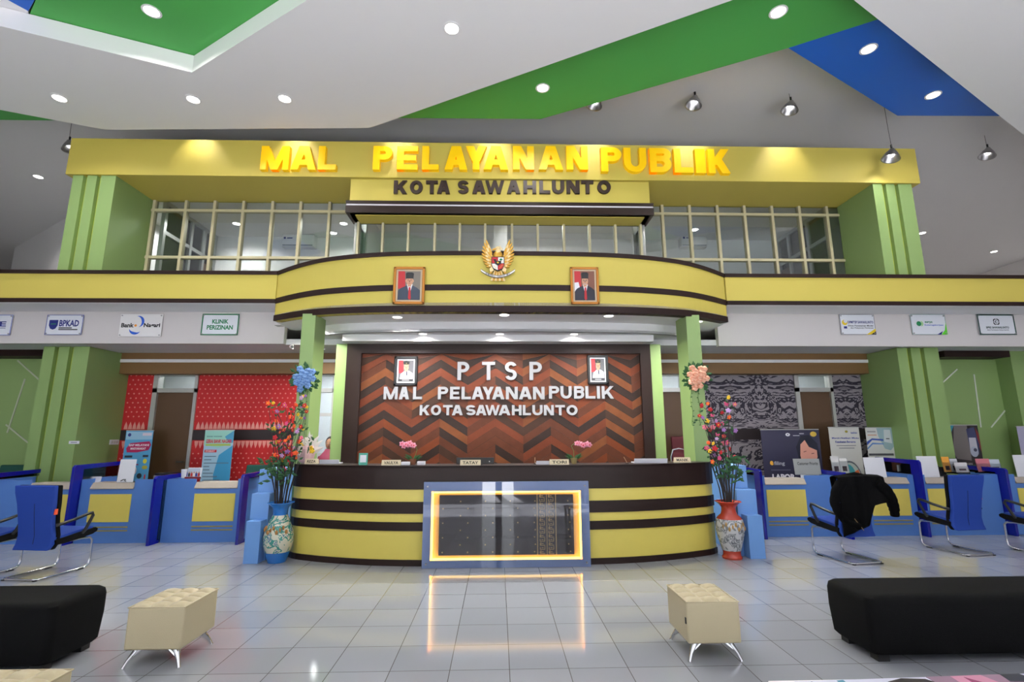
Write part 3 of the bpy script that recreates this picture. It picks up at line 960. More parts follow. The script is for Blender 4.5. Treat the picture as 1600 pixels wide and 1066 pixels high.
# ================================================================ SIGNS AND LETTERING
sg = thing('wall_lettering', 'big raised yellow capitals MAL PELAYANAN PUBLIK on the yellow beam', 'sign', (0, 8.82, 6.6))
L1 = [('M', 405.7, 450), ('A', 453, 493), ('L', 496, 524.5), ('P', 582, 612), ('E', 619.5, 652), ('L', 659, 685), ('A', 694.5, 730), ('Y', 727.5, 760), ('A', 755.5, 794), ('N', 801.5, 834.5), ('A', 842, 880), ('N', 885.5, 919)]
L2 = [('P', 940, 972), ('U', 976, 1011), ('B', 1016.5, 1050), ('L', 1054.5, 1084), ('I', 1088, 1104), ('K', 1108, 1142)]
px_letters(L1, 228.5, 265, 8.82, 0.09, 0.26, YLET, sg)
px_letters(L2, 230.5, 268, 8.82, 0.09, 0.26, YLET, sg, slope=0.016)
sg = thing('wall_lettering', 'dark brown raised capitals KOTA SAWAHLUNTO on the board below the beam', 'sign', (0, 8.88, 6.1))
L = [('K', 614.7, 635.5), ('O', 640, 660), ('T', 665, 683.6), ('A', 682.7, 703), ('S', 715, 732), ('A', 738, 758.6), ('W', 758, 788), ('A', 792, 813), ('H', 818, 838), ('L', 843, 860), ('U', 863, 882), ('N', 885.5, 906), ('T', 909, 928), ('O', 934, 955)]
px_letters(L, 282, 302, 8.88, 0.05, 0.27, DLET, sg)
# on the wooden wall
def steel_sign(label, groups, tf=0.2):
    s = thing('wall_lettering', label, 'sign', (0, 8.62, 2.3))
    for spec, a, b in groups:
        px_letters(spec, a, b, 8.635, 0.04, tf, STEEL, s)
steel_sign('wide spaced brushed steel letters PTSP on the wooden chevron wall', [([('P', 714.5, 733), ('T', 753, 773.5), ('S', 789, 807.5), ('P', 827.5, 847)], 565.5, 594)])
steel_sign('brushed steel line MAL PELAYANAN PUBLIK on the wooden chevron wall', [
    ([('M', 599, 621), ('A', 623, 639), ('L', 645, 659.5), ('P', 684, 700), ('E', 703, 718), ('L', 721, 735.5), ('A', 737, 756), ('Y', 754, 771.5), ('A', 769, 788), ('N', 790.5, 809), ('A', 811, 831), ('N', 833, 851)], 604.5, 624),
    ([('P', 858, 874), ('U', 876, 893.5), ('B', 897, 913), ('L', 915, 930.5), ('I', 933, 937.8), ('K', 940.5, 959.5)], 603.5, 623)], 0.24)
steel_sign('brushed steel bottom line KOTA SAWAHLUNTO on the wooden chevron wall', [
    ([('K', 655.5, 671), ('O', 673, 689), ('T', 692, 707), ('A', 706, 723), ('S', 728, 743), ('A', 743.5, 760), ('W', 758, 781), ('A', 779, 797.5), ('H', 800, 815), ('L', 817, 829.6), ('U', 832, 848), ('N', 850, 865.5), ('T', 868, 883), ('O', 885.6, 902.7)], 633, 649)], 0.26)

# sign plates on the white band
def plate(label, x0, y0, x1, y1, border=None, bw=0.012, face=(232, 234, 240), clear=False, standoff=True):
    Y = 8.57
    p, q = at((x0 + 0), y0, Y), at(x1, y1, Y)
    xa, xb = (at(x0, y1, Y).x + p.x) / 2, (at(x1, y0, Y).x + q.x) / 2
    za, zb_ = q.z, p.z
    t = thing('sign_plate', label, 'sign', ((xa + xb) / 2, Y, (za + zb_) / 2), 'office name plates on the white band')
    MB().m(ACRYL if clear else mat('plate_face_%d' % len(MATS), face, 0.35)).box(xa, xb, Y, Y + 0.008, za, zb_).build('plate', t)
    if border:
        mb = MB().m(mat('plate_border_%d' % len(MATS), border, 0.4))
        mb.box(xa, xb, Y - 0.003, Y, za, za + bw).box(xa, xb, Y - 0.003, Y, zb_ - bw, zb_).box(xa, xa + bw, Y - 0.003, Y, za, zb_).box(xb - bw, xb, Y - 0.003, Y, za, zb_)
        mb.build('border', t, merge=False)
    for x in (xa + 0.025, xb - 0.025):
        for z in (za + 0.025, zb_ - 0.025):
            MB().m(STEEL).prism([(x + 0.012 * math.cos(a * PI / 5), z + 0.012 * math.sin(a * PI / 5)) for a in range(10)], Y - 0.008, 8.6).build('standoff_bolt', t)
    return t, xa, xb, za, zb_, Y
NAVYI = flat('navy_ink', (24, 36, 120))
BLUEI = flat('blue_ink', (30, 90, 200))
GREENI = flat('green_ink', (0, 120, 72))
ORG = flat('orange_ink', (235, 150, 40))
YI = flat('yellow_ink', (232, 200, 40))
def fr(b, fx0, fx1, fz0, fz1):
    _, xa, xb, za, zb_, Y = b
    w, h = xb - xa, zb_ - za
    return xa + w * fx0, xa + w * fx1, za + h * fz0, za + h * fz1, Y - 0.002
b = plate('cropped blue bordered office plate ending in the letters SE, at the left edge', -42, 492, 18, 524, (80, 100, 190), 0.008)
x0, x1, z0, z1, y = fr(b, 0.12, 0.86, 0.42, 0.68)
m_ = MB(); text(m_, 'LPSE', x0, x1, z0, z1, y, NAVYI, 0.03); m_.m(NAVYI).box(x0, x1, y - 0.001, y, z0 - 0.03, z0 - 0.02); m_.build('print', b[0], merge=False)
b = plate('office plate reading BPKAD with a navy shield', 72, 492, 129, 523.5, (50, 70, 160), 0.008)
m_ = MB()
x0, x1, z0, z1, y = fr(b, 0.36, 0.90, 0.42, 0.74); text(m_, 'BPKAD', x0, x1, z0, z1, y, NAVYI, 0.03)
x0, x1, z0, z1, y = fr(b, 0.08, 0.32, 0.26, 0.74); w = x1 - x0
m_.m(NAVYI).prism([(x0, z1), (x0, z0 + w * .5), (x0 + w * .2, z0 + w * .12), (x0 + w / 2, z0), (x1 - w * .2, z0 + w * .12), (x1, z0 + w * .5), (x1, z1)], y, y + 0.001)
m_.m(flat('shield_green', (40, 110, 100))).box(x0 + w * .2, x1 - w * .2, y - 0.001, y, z0 + w * .6, z0 + w * .75)
x0, x1, z0, z1, y = fr(b, 0.36, 0.72, 0.32, 0.37); m_.m(BLK).box(x0, x1, y, y + .001, z0, z1)
x0, x1, z0, z1, y = fr(b, 0.36, 0.88, 0.24, 0.29); m_.m(BLK).box(x0, x1, y, y + .001, z0, z1)
m_.build('print', b[0], merge=False)
b = plate('borderless office plate reading Bank Nagari with a blue swirl', 187, 491, 253, 526, None, face=(238, 235, 233))
m_ = MB()
x0, x1, z0, z1, y = fr(b, 0.04, 0.34, 0.40, 0.60); text(m_, 'Bank', x0, x1, z0, z1, y, BLK, 0.04)
x0, x1, z0, z1, y = fr(b, 0.57, 0.96, 0.36, 0.60); text(m_, 'Nagari', x0, x1, z0, z1, y, BLK, 0.04)
x0, x1, z0, z1, y = fr(b, 0.22, 0.62, 0.10, 0.88)
cx_, cz_ = (x0 + x1) / 2, (z0 + z1) / 2
def crescent(cx, cz, r, a0, a1, w):
    o = [(cx + r * math.cos(a0 + (a1 - a0) * i / 12), cz + r * math.sin(a0 + (a1 - a0) * i / 12)) for i in range(13)]
    n = [(cx + (r - w * math.sin(PI * i / 12)) * math.cos(a0 + (a1 - a0) * i / 12), cz + (r - w * math.sin(PI * i / 12)) * math.sin(a0 + (a1 - a0) * i / 12)) for i in range(11, 0, -1)]
    return o + n
m_.m(BLUEI).prism(crescent(cx_ + 0.01, cz_ + 0.07, 0.10, -PI * 0.45, PI * 0.6, 0.045), y, y + .001).prism(crescent(cx_ - 0.03, cz_ - 0.06, 0.10, PI * 1.0, PI * 1.85, 0.045), y, y + .001)
m_.m(ORG).prism([(cx_ - 0.03 + 0.022 * math.cos(k), cz_ + 0.022 * math.sin(k)) for k in [i * PI / 5 for i in range(10)]], y, y + .001)
m_.build('print', b[0], merge=False)
b = plate('office plate reading KLINIK PERIZINAN inside a thick green border', 315, 490.5, 373, 524, (10, 105, 62), 0.02)
m_ = MB()
x0, x1, z0, z1, y = fr(b, 0.28, 0.72, 0.54, 0.74); text(m_, 'KLINIK', x0, x1, z0, z1, y, GREENI, 0.035)
x0, x1, z0, z1, y = fr(b, 0.15, 0.85, 0.26, 0.47); text(m_, 'PERIZINAN', x0, x1, z0, z1, y, GREENI, 0.035)
m_.build('print', b[0], merge=False)
b = plate('office plate reading SAWAHLUNTO with a yellow and black corner stripe', 1313, 491.5, 1367, 523, (60, 60, 70), 0.005)
m_ = MB()
x0, x1, z0, z1, y = fr(b, 0.22, 0.96, 0.55, 0.68); text(m_, 'DPMPTSP SAWAHLUNTO', x0, x1, z0, z1, y, NAVYI, 0.03)
for k, (a, c) in enumerate(((0.40, 0.48), (0.28, 0.36))):
    x0, x1, z0, z1, y = fr(b, 0.22 + .06 * k, 0.94, a, c); text(m_, ('Dinas Penanaman Modal', 'dan Pelayanan Perizinan')[k], x0, x1, z0, z1, y, BLK, 0.02)
x0, x1, z0, z1, y = fr(b, 0.06, 0.20, 0.46, 0.74)
m_.m(YI).prism(crescent((x0 + x1) / 2, (z0 + z1) / 2, 0.05, PI * 0.5, PI * 2.1, 0.05), y, y + .001)
m_.m(NAVYI).box(x0 + .02, x1 - .01, y, y + .001, z0 - .06, z0 - .02)
x0, x1, z0, z1, y = fr(b, 0.72, 1.0, 0, 0.30)
m_.m(YI).prism([(x0, z0), (x0 + (x1 - x0) * .45, z0), (x1, z0 + (z1 - z0) * .55), (x1, z1)], y - .002, y)
m_.m(BLK).prism([(x0 + (x1 - x0) * .45, z0), (x1, z0), (x1, z0 + (z1 - z0) * .55)], y - .002, y)
m_.build('print', b[0], merge=False)
b = plate('office plate reading BPJS with a round green mark and green corner', 1424, 491.5, 1478, 523, (120, 160, 150), 0.005)
m_ = MB()
x0, x1, z0, z1, y = fr(b, 0.40, 0.62, 0.55, 0.66); text(m_, 'BPJS', x0, x1, z0, z1, y, GREENI, 0.03)
x0, x1, z0, z1, y = fr(b, 0.38, 0.92, 0.42, 0.51); text(m_, 'Ketenagakerjaan', x0, x1, z0, z1, y, BLUEI, 0.02)
x0, x1, z0, z1, y = fr(b, 0.14, 0.30, 0.40, 0.68); r_ = 0.045
m_.m(GREENI).prism([((x0 + x1) / 2 + r_ * math.cos(k * PI / 8), (z0 + z1) / 2 + r_ * math.sin(k * PI / 8)) for k in range(16)], y, y + .001)
m_.m(flat('pale_green_ink', (170, 215, 150))).prism(crescent((x0 + x1) / 2 + .03, (z0 + z1) / 2, 0.05, -PI * .5, PI * .5, 0.04), y - .001, y)
x0, x1, z0, z1, y = fr(b, 0.70, 1.0, 0, 0.62)
m_.m(flat('bright_green_ink', (90, 200, 40))).prism([(x0 + (x1 - x0) * .4, z0), (x1, z0), (x1, z1), (x1 - (x1 - x0) * .2, z0 + (z1 - z0) * .35)], y - .002, y)
m_.m(NAVYI).prism([(x0, z0), (x0 + (x1 - x0) * .38, z0), (x0 + (x1 - x0) * .6, z0 + (z1 - z0) * .28)], y - .002, y)
m_.build('print', b[0], merge=False)
b = plate('office plate with a square knot mark inside a thick dark green border', 1528.5, 491.5, 1586, 523.5, (22, 66, 58), 0.02)
m_ = MB()
x0, x1, z0, z1, y = fr(b, 0.40, 0.60, 0.46, 0.82); c_, d_ = (x0 + x1) / 2, (z0 + z1) / 2
for k in range(4):
    a = k * PI / 2 + PI / 4
    m_.m(BLK).prism(crescent(c_ + 0.03 * math.cos(a), d_ + 0.03 * math.sin(a), 0.035, a - PI * .6, a + PI * .6, 0.02), y, y + .001)
m_.prism(crescent(c_, d_, 0.025, 0, PI * 1.9, 0.014), y, y + .001)
x0, x1, z0, z1, y = fr(b, 0.20, 0.82, 0.31, 0.41); text(m_, 'BPRS SAWAHLUNTO', x0, x1, z0, z1, y, flat('dark_green_ink', (20, 60, 54)), 0.03)
x0, x1, z0, z1, y = fr(b, 0.22, 0.80, 0.20, 0.27); text(m_, 'Bank Pembiayaan Rakyat Syariah', x0, x1, z0, z1, y, BLK, 0.01)
m_.build('print', b[0], merge=False)

# ================================================================ PORTRAITS
def portrait(label, x0, y0, x1, y1, Y, style):
    p, q = at(x0, y0, Y), at(x1, y1, Y)
    xa, xb, za, zb_ = p.x, q.x, q.z, p.z
    t = thing('framed_portrait', label, 'picture', ((xa + xb) / 2, Y, za))
    W, H = xb - xa, zb_ - za
    gold = style < 2
    fwid = W * (0.085 if gold else 0.12)
    fm = WOODF if gold else BLACKP
    mb = MB().m(fm)
    for a, b_, c, d in ((xa, xb, za, za + fwid), (xa, xb, zb_ - fwid, zb_), (xa, xa + fwid, za, zb_), (xb - fwid, xb, za, zb_)):
        mb.box(a, b_, Y - 0.03, Y + 0.005, c, d)
    mb.build('frame', t, bevel=0.008, merge=False)
    mw = W * 0.06
    MB().m(flat('gilt_mount', (190, 170, 140)) if gold else PAPER).box(xa + fwid, xb - fwid, Y - 0.008, Y, za + fwid, zb_ - fwid).build('mount', t)
    a, b_, c, d = xa + fwid + mw, xb - fwid - mw, za + fwid + mw, zb_ - fwid - mw
    w, h = b_ - a, d - c
    m = MB()
    y = Y - 0.010
    def PX(u): return a + w * u
    def PZ(v): return c + h * v
    def poly(pts, mt, lay): m.m(mt).prism([(PX(u), PZ(v)) for u, v in pts], y - 0.0008 * lay, y + 0.001)
    def oval(u, v, ru, rv, mt, lay, n=16): poly([(u + ru * math.cos(2 * PI * k / n), v + rv * math.sin(2 * PI * k / n)) for k in range(n)], mt, lay)
    bg = flat('portrait_grey', (120, 112, 104)) if gold else flat('portrait_slate', (92, 92, 98))
    if style == 1: bg = flat('portrait_brown', (118, 74, 58))
    poly([(0, 0), (1, 0), (1, 1), (0, 1)], bg, 0)
    poly([(0, 0.38), (0.34, 0.42), (0.30, 1), (0, 1)], flat('flag_red', (178, 40, 46)), 1)
    if style == 1: poly([(0.0, 0.3), (0.3, 0.3), (0.2, 0.62), (0.0, 0.6)], PAPER, 2)
    cx = 0.52
    if gold:
        suit = flat('suit_slate', (52, 62, 78)) if style == 0 else flat('suit_dark', (28, 30, 44))
        poly([(0.0, 0), (1, 0), (1, 0.33), (0.86, 0.42), (0.66, 0.5), (0.4, 0.5), (0.12, 0.40), (0.02, 0.32)], suit, 3)
        poly([(0.40, 0.54), (cx + .01, 0.18), (0.66, 0.54)], PAPER, 4)
        poly([(0.49, 0.44), (0.57, 0.44), (0.60, 0.04), (0.53, 0.0), (0.47, 0.06)], flat('tie_red', (176, 34, 40)), 5)
    else:
        poly([(0.08, 0), (0.96, 0), (0.93, 0.40), (0.72, 0.50), (0.42, 0.50), (0.16, 0.36)], flat('uniform_white', (226, 230, 242)), 3)
        poly([(0.50, 0.5), (0.58, 0.48), (0.62, 0.30), (0.54, 0.27)], flat('tie_navy', (30, 34, 70)), 5)
        poly([(0, 0), (1, 0), (1, 0.12), (0, 0.12)], flat('caption_grey', (50, 50, 56)), 6)
        poly([(0.26, 0.035), (0.74, 0.035), (0.74, 0.085), (0.26, 0.085)], flat('caption_text', (150, 150, 150)), 7)
    skin = SKIN
    fr_v = 0.66 if gold else 0.66
    poly([(cx - 0.08, 0.46), (cx + 0.08, 0.46), (cx + 0.07, 0.60), (cx - 0.07, 0.60)], skin, 5)
    oval(cx, fr_v, 0.155, 0.17, skin, 6)
    if style == 0: oval(cx - .165, fr_v, 0.025, 0.045, skin, 5)
    if style == 0: oval(cx + .165, fr_v, 0.025, 0.045, skin, 5)
    ink = flat('portrait_feature_ink', (92, 58, 46))  # dark brown ink of the brows and nose
    for s in (-1, 1):
        oval(cx + s * 0.065, fr_v + 0.015, 0.026, 0.010, BLK, 7, 8)
        poly([(cx + s * 0.03, fr_v + 0.045), (cx + s * 0.10, fr_v + 0.045), (cx + s * 0.10, fr_v + 0.055), (cx + s * 0.03, fr_v + 0.057)], ink, 7)
    if style == 1:
        for s in (-1, 1): oval(cx + s * 0.068, fr_v + 0.01, 0.045, 0.024, flat('spectacle', (150, 120, 104)), 6.5, 10)
        oval(cx, fr_v - 0.10, 0.07, 0.02, flat('grey_moustache', (190, 184, 178)), 7, 8)
    poly([(cx - 0.012, fr_v + 0.02), (cx + 0.012, fr_v + 0.02), (cx + 0.025, fr_v - 0.04), (cx - 0.025, fr_v - 0.04)], ink, 6.6)
    oval(cx, fr_v - 0.085, 0.05, 0.010, flat('lips', (150, 76, 66)), 7.2, 8)
    cap = flat('cap_black', (22, 22, 26))
    if gold:
        poly([(cx - 0.165, 0.74), (cx + 0.165, 0.74), (cx + 0.185, 0.92), (cx + 0.10, 0.955), (cx - 0.10, 0.955), (cx - 0.18, 0.92)], cap, 8)
    else:
        poly([(cx - 0.17, 0.77), (cx + 0.17, 0.77), (cx + 0.18, 0.80), (cx - 0.18, 0.80)], flat('cap_gold_braid', (180, 160, 110)), 8)
        poly([(cx - 0.18, 0.80), (cx + 0.18, 0.80), (cx + 0.22, 0.93), (cx, 0.97), (cx - 0.22, 0.93)], flat('cap_dark_top', (22, 24, 20)) , 8)
        oval(cx, 0.86, 0.03, 0.018, flat('cap_badge', (170, 150, 90)), 9, 8)
    m.build('picture', t, merge=False)
# on the curved parapet the frames touch the curve
portrait('gold framed portrait of a person in slate suit, red tie and black cap', 616, 417.5, 663, 476, 7.155, 0)
portrait('gold framed portrait of a person with glasses in dark suit and black cap', 890.5, 418, 936.5, 476, 7.155, 1)
portrait('black framed portrait of a person in white uniform, nearer the letters MAL', 617, 557, 652, 603, 8.61, 2)
portrait('black framed portrait of a person in white uniform above the word PUBLIK', 917, 555, 951, 601, 8.61, 3)

# ================================================================ EAGLE EMBLEM
e0 = at(778, 410, 7.13)
et = thing('eagle_emblem', 'golden eagle emblem with red and white shield and white ribbon on balcony rim', 'emblem', (e0.x, 7.13, e0.z))
ES = 0.275   # half span
def E(u, v): return (e0.x + u * ES, e0.z + v * ES)
YE = 7.13
for s in (-1, 1):
    mb = MB()
    for row, (n, L0, m_) in enumerate(((9, 1.0, GOLD), (7, 0.66, GOLDL), (5, 0.42, GOLD))):
        for k in range(n):
            f = k / (n - 1)
            bx, bz = 0.24 + 0.10 * (1 - f), 0.42 - 0.62 * f + 0.0
            a = math.radians(84 - 78 * f ** 1.0)
            a = math.radians(82) * (1 - f) + math.radians(-8) * f
            ln = L0 * (1.02 - 0.55 * f)
            ex, ez = bx + ln * math.cos(a) * 0.85 + 0.20 * (1 - f) * L0, bz + ln * math.sin(a) * 0.86
            dx, dz = ex - bx, ez - bz
            l = math.hypot(dx, dz)
            nx, nz = -dz / l * 0.065, dx / l * 0.065
            pts = [(bx + nx * .6, bz + nz * .6), (bx + dx * .6 + nx, bz + dz * .6 + nz), (bx + dx * .92 + nx * .6, bz + dz * .92 + nz * .6), (ex, ez), (bx + dx * .92 - nx * .6, bz + dz * .92 - nz * .6), (bx + dx * .6 - nx, bz + dz * .6 - nz), (bx - nx * .6, bz - nz * .6)]
            mb.m(m_).prism([E(s * p[0], p[1]) for p in pts], YE - 0.014 - 0.012 * row - 0.002 * (k % 2), YE + 0.02 - 0.004 * row)
    mb.build('wing', et, merge=False)
mb = MB().m(GOLD)
c = E(0, 0.30); mb.ell((c[0], YE - 0.01, c[1]), 0.075, 0.035, 0.10, 14, 10)
c = E(0, -0.02); mb.ell((c[0], YE + 0.0, c[1]), 0.085, 0.03, 0.12, 14, 10)
mb.m(GOLDL)
c = E(0.0, 0.78); mb.ell((c[0], YE - 0.01, c[1]), 0.038, 0.03, 0.034, 12, 8)
c = E(0.02, 0.6); mb.ell((c[0], YE - 0.01, c[1]), 0.04, 0.03, 0.06, 12, 8)
mb.m(GOLD).prism([E(-0.12, 0.82), E(-0.33, 0.72), E(-0.30, 0.66), E(-0.12, 0.70)], YE - 0.02, YE)
for k in range(3): mb.m(GOLDL).prism([E(0.06 + k * .06, 0.84 - k * .06), E(0.14 + k * .07, 0.98 - k * .1), E(0.14 + k * .06, 0.80 - k * .06)], YE - 0.015, YE)
for k in range(7):
    f = (k - 3) / 3
    mb.m(GOLD if k % 2 else GOLDL).prism([E(f * 0.12 - .04, -0.42), E(f * 0.12 + .04, -0.42), E(f * 0.34 + .06, -1.03), E(f * 0.34, -1.08), E(f * 0.34 - .06, -1.03)], YE - 0.008 - 0.002 * (k % 2), YE + 0.01)
mb.build('body', et, True, merge=False)
for s in (-1, 1):
    m2 = MB().m(GOLDL)
    m2.prism([E(s * .30, -0.22), E(s * .46, -0.42), E(s * .40, -0.60), E(s * .22, -0.50)], YE - 0.03, YE + 0.01)
    m2.m(GOLD).prism([E(s * .36, -0.55), E(s * .48, -0.66), E(s * .44, -0.72), E(s * .30, -0.62)], YE - 0.035, YE)
    m2.build('leg', et)
def sh(pts, mt, l): return [(E(*p)) for p in pts]
m2 = MB()
shp = [(-.36, .26), (.36, .26), (.36, -.18), (.26, -.42), (0, -.56), (-.26, -.42), (-.36, -.18)]
m2.m(BLK).prism([E(*p) for p in shp], YE - 0.045, YE - 0.02)
R_, W_ = flat('emblem_red', (190, 34, 44)), flat('emblem_white', (232, 228, 222))
m2.m(R_).prism([E(-.32, .22), E(-.01, .22), E(-.01, -.11), E(-.32, -.11)], YE - .048, YE - .04)
m2.m(W_).prism([E(.01, .22), E(.32, .22), E(.32, -.11), E(.01, -.11)], YE - .048, YE - .04)
m2.m(W_).prism([E(-.32, -.14), E(-.01, -.14), E(-.01, -.50), E(-.24, -.39), E(-.32, -.20)], YE - .048, YE - .04)
m2.m(R_).prism([E(.01, -.14), E(.32, -.14), E(.32, -.20), E(.24, -.39), E(.01, -.50)], YE - .048, YE - .04)
m2.m(BLK).prism([E(-.17, .02), E(.17, .02), E(.17, -.14), E(0, -.26), E(-.17, -.14)], YE - .052, YE - .04)
m2.m(YI).prism([E(.07 * math.cos(a) * (1 if k % 2 else .45), -.08 + .07 * math.sin(a) * (1 if k % 2 else .45)) for k, a in enumerate([i * PI / 5 for i in range(10)])], YE - .055, YE - .05)
m2.m(flat('banteng', (40, 24, 20))).prism([E(-.26, .17), E(-.21, .11), E(-.12, .11), E(-.07, .17), E(-.11, .02), E(-.165, -.03), E(-.22, .02)], YE - .051, YE - .046)
m2.m(GREENI).prism([E(.165 + .085 * math.cos(k * PI / 4), .10 + .06 * math.sin(k * PI / 4)) for k in range(8)], YE - .051, YE - .046)
m2.m(BLK).prism([E(.15, .06), E(.18, .06), E(.18, -.05), E(.15, -.05)], YE - .051, YE - .046)
for k in range(4): m2.m(YI).prism([E(-.26 + k * .05, -.24 - k * .05), E(-.22 + k * .05, -.22 - k * .05), E(-.24 + k * .05, -.28 - k * .05)], YE - .051, YE - .046)
for k in range(4): m2.m(GOLD).prism([E(.08 + k * .05, -.40 + k * .05), E(.12 + k * .05, -.38 + k * .05), E(.09 + k * .05, -.32 + k * .05)], YE - .051, YE - .046)
m2.build('shield', et, merge=False)
rb = MB().m(W_)
def ra(t_): return (-.92 + 1.84 * t_, -0.50 - 0.36 * (1 - (2 * t_ - 1) ** 2))
n_ = 24
for i in range(n_):
    a, b2 = ra(i / n_), ra((i + 1) / n_)
    rb.prism([E(a[0], a[1] + .06), E(b2[0], b2[1] + .06), E(b2[0], b2[1] - .06), E(a[0], a[1] - .06)], YE - 0.045, YE - 0.03)
rb.m(flat('ribbon_edge', (90, 90, 90)))
for i in range(n_):
    a, b2 = ra(i / n_), ra((i + 1) / n_)
    for s in (-1, 1): rb.prism([E(a[0], a[1] + s * .06 + .012), E(b2[0], b2[1] + s * .06 + .012), E(b2[0], b2[1] + s * .06 - .012), E(a[0], a[1] + s * .06 - .012)], YE - 0.047, YE - 0.03)
motto = 'BHINNEKA TUNGGAL IKA'
for i, ch in enumerate(motto):
    if ch == ' ': continue
    t_ = 0.14 + 0.72 * (i + 0.5) / len(motto)
    a = ra(t_)
    p = E(a[0], a[1])
    text(rb, ch, p[0] - 0.0065, p[0] + 0.0065, p[1] - 0.011, p[1] + 0.011, YE - 0.048, BLK, 0.03)
rb.build('ribbon', et, merge=False)

# ================================================================ RECEPTION COUNTER
cprof = [(0, 6.36), (0.9, 6.37), (1.6, 6.44), (2.2, 6.60), (2.55, 6.74), (2.70, 6.82), (2.80, 6.92)]
CC = curve_pts(cprof, 80, 0.10)
ct = thing('reception_counter', 'long curved reception counter with yellow and dark brown horizontal bands', 'counter', (0.1, 6.6, 0))
curved_wall(MB().m(YEL), CC, 0, 0.05, 0.05, 0.90).build('front_panel', ct)
o = curved_wall(MB().m(DARK), CC, 0.02, 0.06, 0.885, 1.165).build('upper_fascia', ct, bevel=0.004)
for a, b_ in ((0.60, 0.738), (0.40, 0.50), (0.0, 0.07)):
    curved_wall(MB().m(DARK), CC, 0.016, 0.01, a, b_).build('dark_band', ct)
N = normals(CC)
top_o = [(p[0] + n[0] * 0.02, p[1] + n[1] * 0.02) for p, n in zip(CC, N)]
top_i = [(p[0] - n[0] * 0.42, p[1] - n[1] * 0.42) for p, n in zip(CC, N)]
mb = MB().m(DARK)
for i in range(len(CC) - 1):
    mb.prism([top_o[i], top_o[i + 1], top_i[i + 1], top_i[i]], 1.14, 1.168, 'z')
mb.build('counter_top', ct)
mb = MB().m(DARK)
for i in range(4, len(CC) - 5):
    a, b_ = top_i[i], top_i[i + 1]
    mb.prism([a, b_, (b_[0], b_[1] + 0.55), (a[0], a[1] + 0.55)], 0.72, 0.75, 'z')
mb.build('desk_top', ct)
# lit textile display in front of the counter
pt = thing('display_panel', 'pale blue framed glass display of dark woven cloth with warm light strip, before the counter', 'display panel', (0.1, 6.2, 0))
yP = 6.27
mb = MB().m(mat('blue_panel_laminate', (134, 162, 214), 0.3, noise=0.02))
xa, xb, ia, ib = -0.895, 1.105, -0.80, 1.005
mb.box(xa, ia, yP, yP + 0.05, 0, 0.98).box(ib, xb, yP, yP + 0.05, 0, 0.98).box(ia, ib, yP, yP + 0.05, 0.87, 0.98).box(ia, ib, yP, yP + 0.05, 0, 0.085)
mb.build('frame', pt, merge=False)
mb = MB().m(LED)
for a, b_, c, d in ((ia, -0.775, 0.085, 0.87), (0.985, ib, 0.085, 0.87), (ia, ib, 0.85, 0.87), (ia, ib, 0.085, 0.105)):
    mb.box(a, b_, yP + 0.004, yP + 0.03, c, d)
mb.build('light_strip', pt, merge=False)
mb = MB().m(mat('warm_white_backing', (238, 196, 110), 0.6)).box(ia, ib, yP + 0.052, yP + 0.058, 0.085, 0.87)
mb.build('backing_board', pt)
CLOTH = mat('black_woven_cloth', (26, 22, 28), 0.7, noise=0.25, nscale=30)
cl = MB().m(CLOTH).box(-0.705, 0.915, yP + 0.02, yP + 0.045, 0.135, 0.825)
GT = flat('gold_thread', (196, 166, 104), 0.5)
cl.m(GT)
for r in range(8):
    z = 0.17 + r * 0.083
    xs = [-0.66 + 0.15 * k for k in range(8)] + [0.44, 0.79, 0.87]
    for k, x in enumerate(xs):
        xx = x + (0.06 if r % 2 else 0)
        if 0.46 < xx < 0.72: continue
        if (k + r) % 2 == 0 and xx < 0.9:
            cl.prism([(xx + 0.009 * math.cos(q * PI / 3), z + 0.009 * math.sin(q * PI / 3)) for q in range(6)], yP + 0.018, yP + 0.02)
for x, w in ((0.470, 0.012), (0.586, 0.008), (0.694, 0.012)): cl.box(x, x + w, yP + 0.018, yP + 0.02, 0.135, 0.825)
z = 0.145
k = 0
while z < 0.81:
    for cx in (0.535, 0.642):
        cl.box(cx - 0.032, cx + 0.032, yP + 0.018, yP + 0.02, z, z + 0.007)
        cl.box(cx - 0.032, cx - 0.024, yP + 0.018, yP + 0.02, z, z + 0.03)
        cl.box(cx + 0.024 * (1 if k % 2 else -1), cx + 0.024 * (1 if k % 2 else -1) + 0.008, yP + 0.018, yP + 0.02, z, z + 0.04)
        cl.box(cx - 0.012, cx + 0.012, yP + 0.018, yP + 0.02, z + 0.018, z + 0.026)
    z += 0.046
    k += 1
cl.build('woven_cloth', pt, merge=False)
gm = MB().m(SHINE)
gm.add([(xa, yP - 0.034, 0.0), (xb, yP - 0.034, 0.0), (xb, yP - 0.004, 0.98), (xa, yP - 0.004, 0.98), (xa, yP - 0.030, 0.0), (xb, yP - 0.030, 0.0), (xb, yP - 0.0, 0.98), (xa, yP - 0.0, 0.98)],
       [(0, 1, 2, 3), (4, 7, 6, 5), (0, 4, 5, 1), (3, 2, 6, 7), (0, 3, 7, 4), (1, 5, 6, 2)])
gm.build('glass_pane', pt)
mb = MB().m(STEEL)
for x in (xa + 0.05, xb - 0.05):
    for z in (0.05, 0.93): mb.prism([(x + 0.009 * math.cos(q * PI / 4), z + 0.009 * math.sin(q * PI / 4)) for q in range(8)], yP - 0.04, yP)
mb.build('screws', pt)

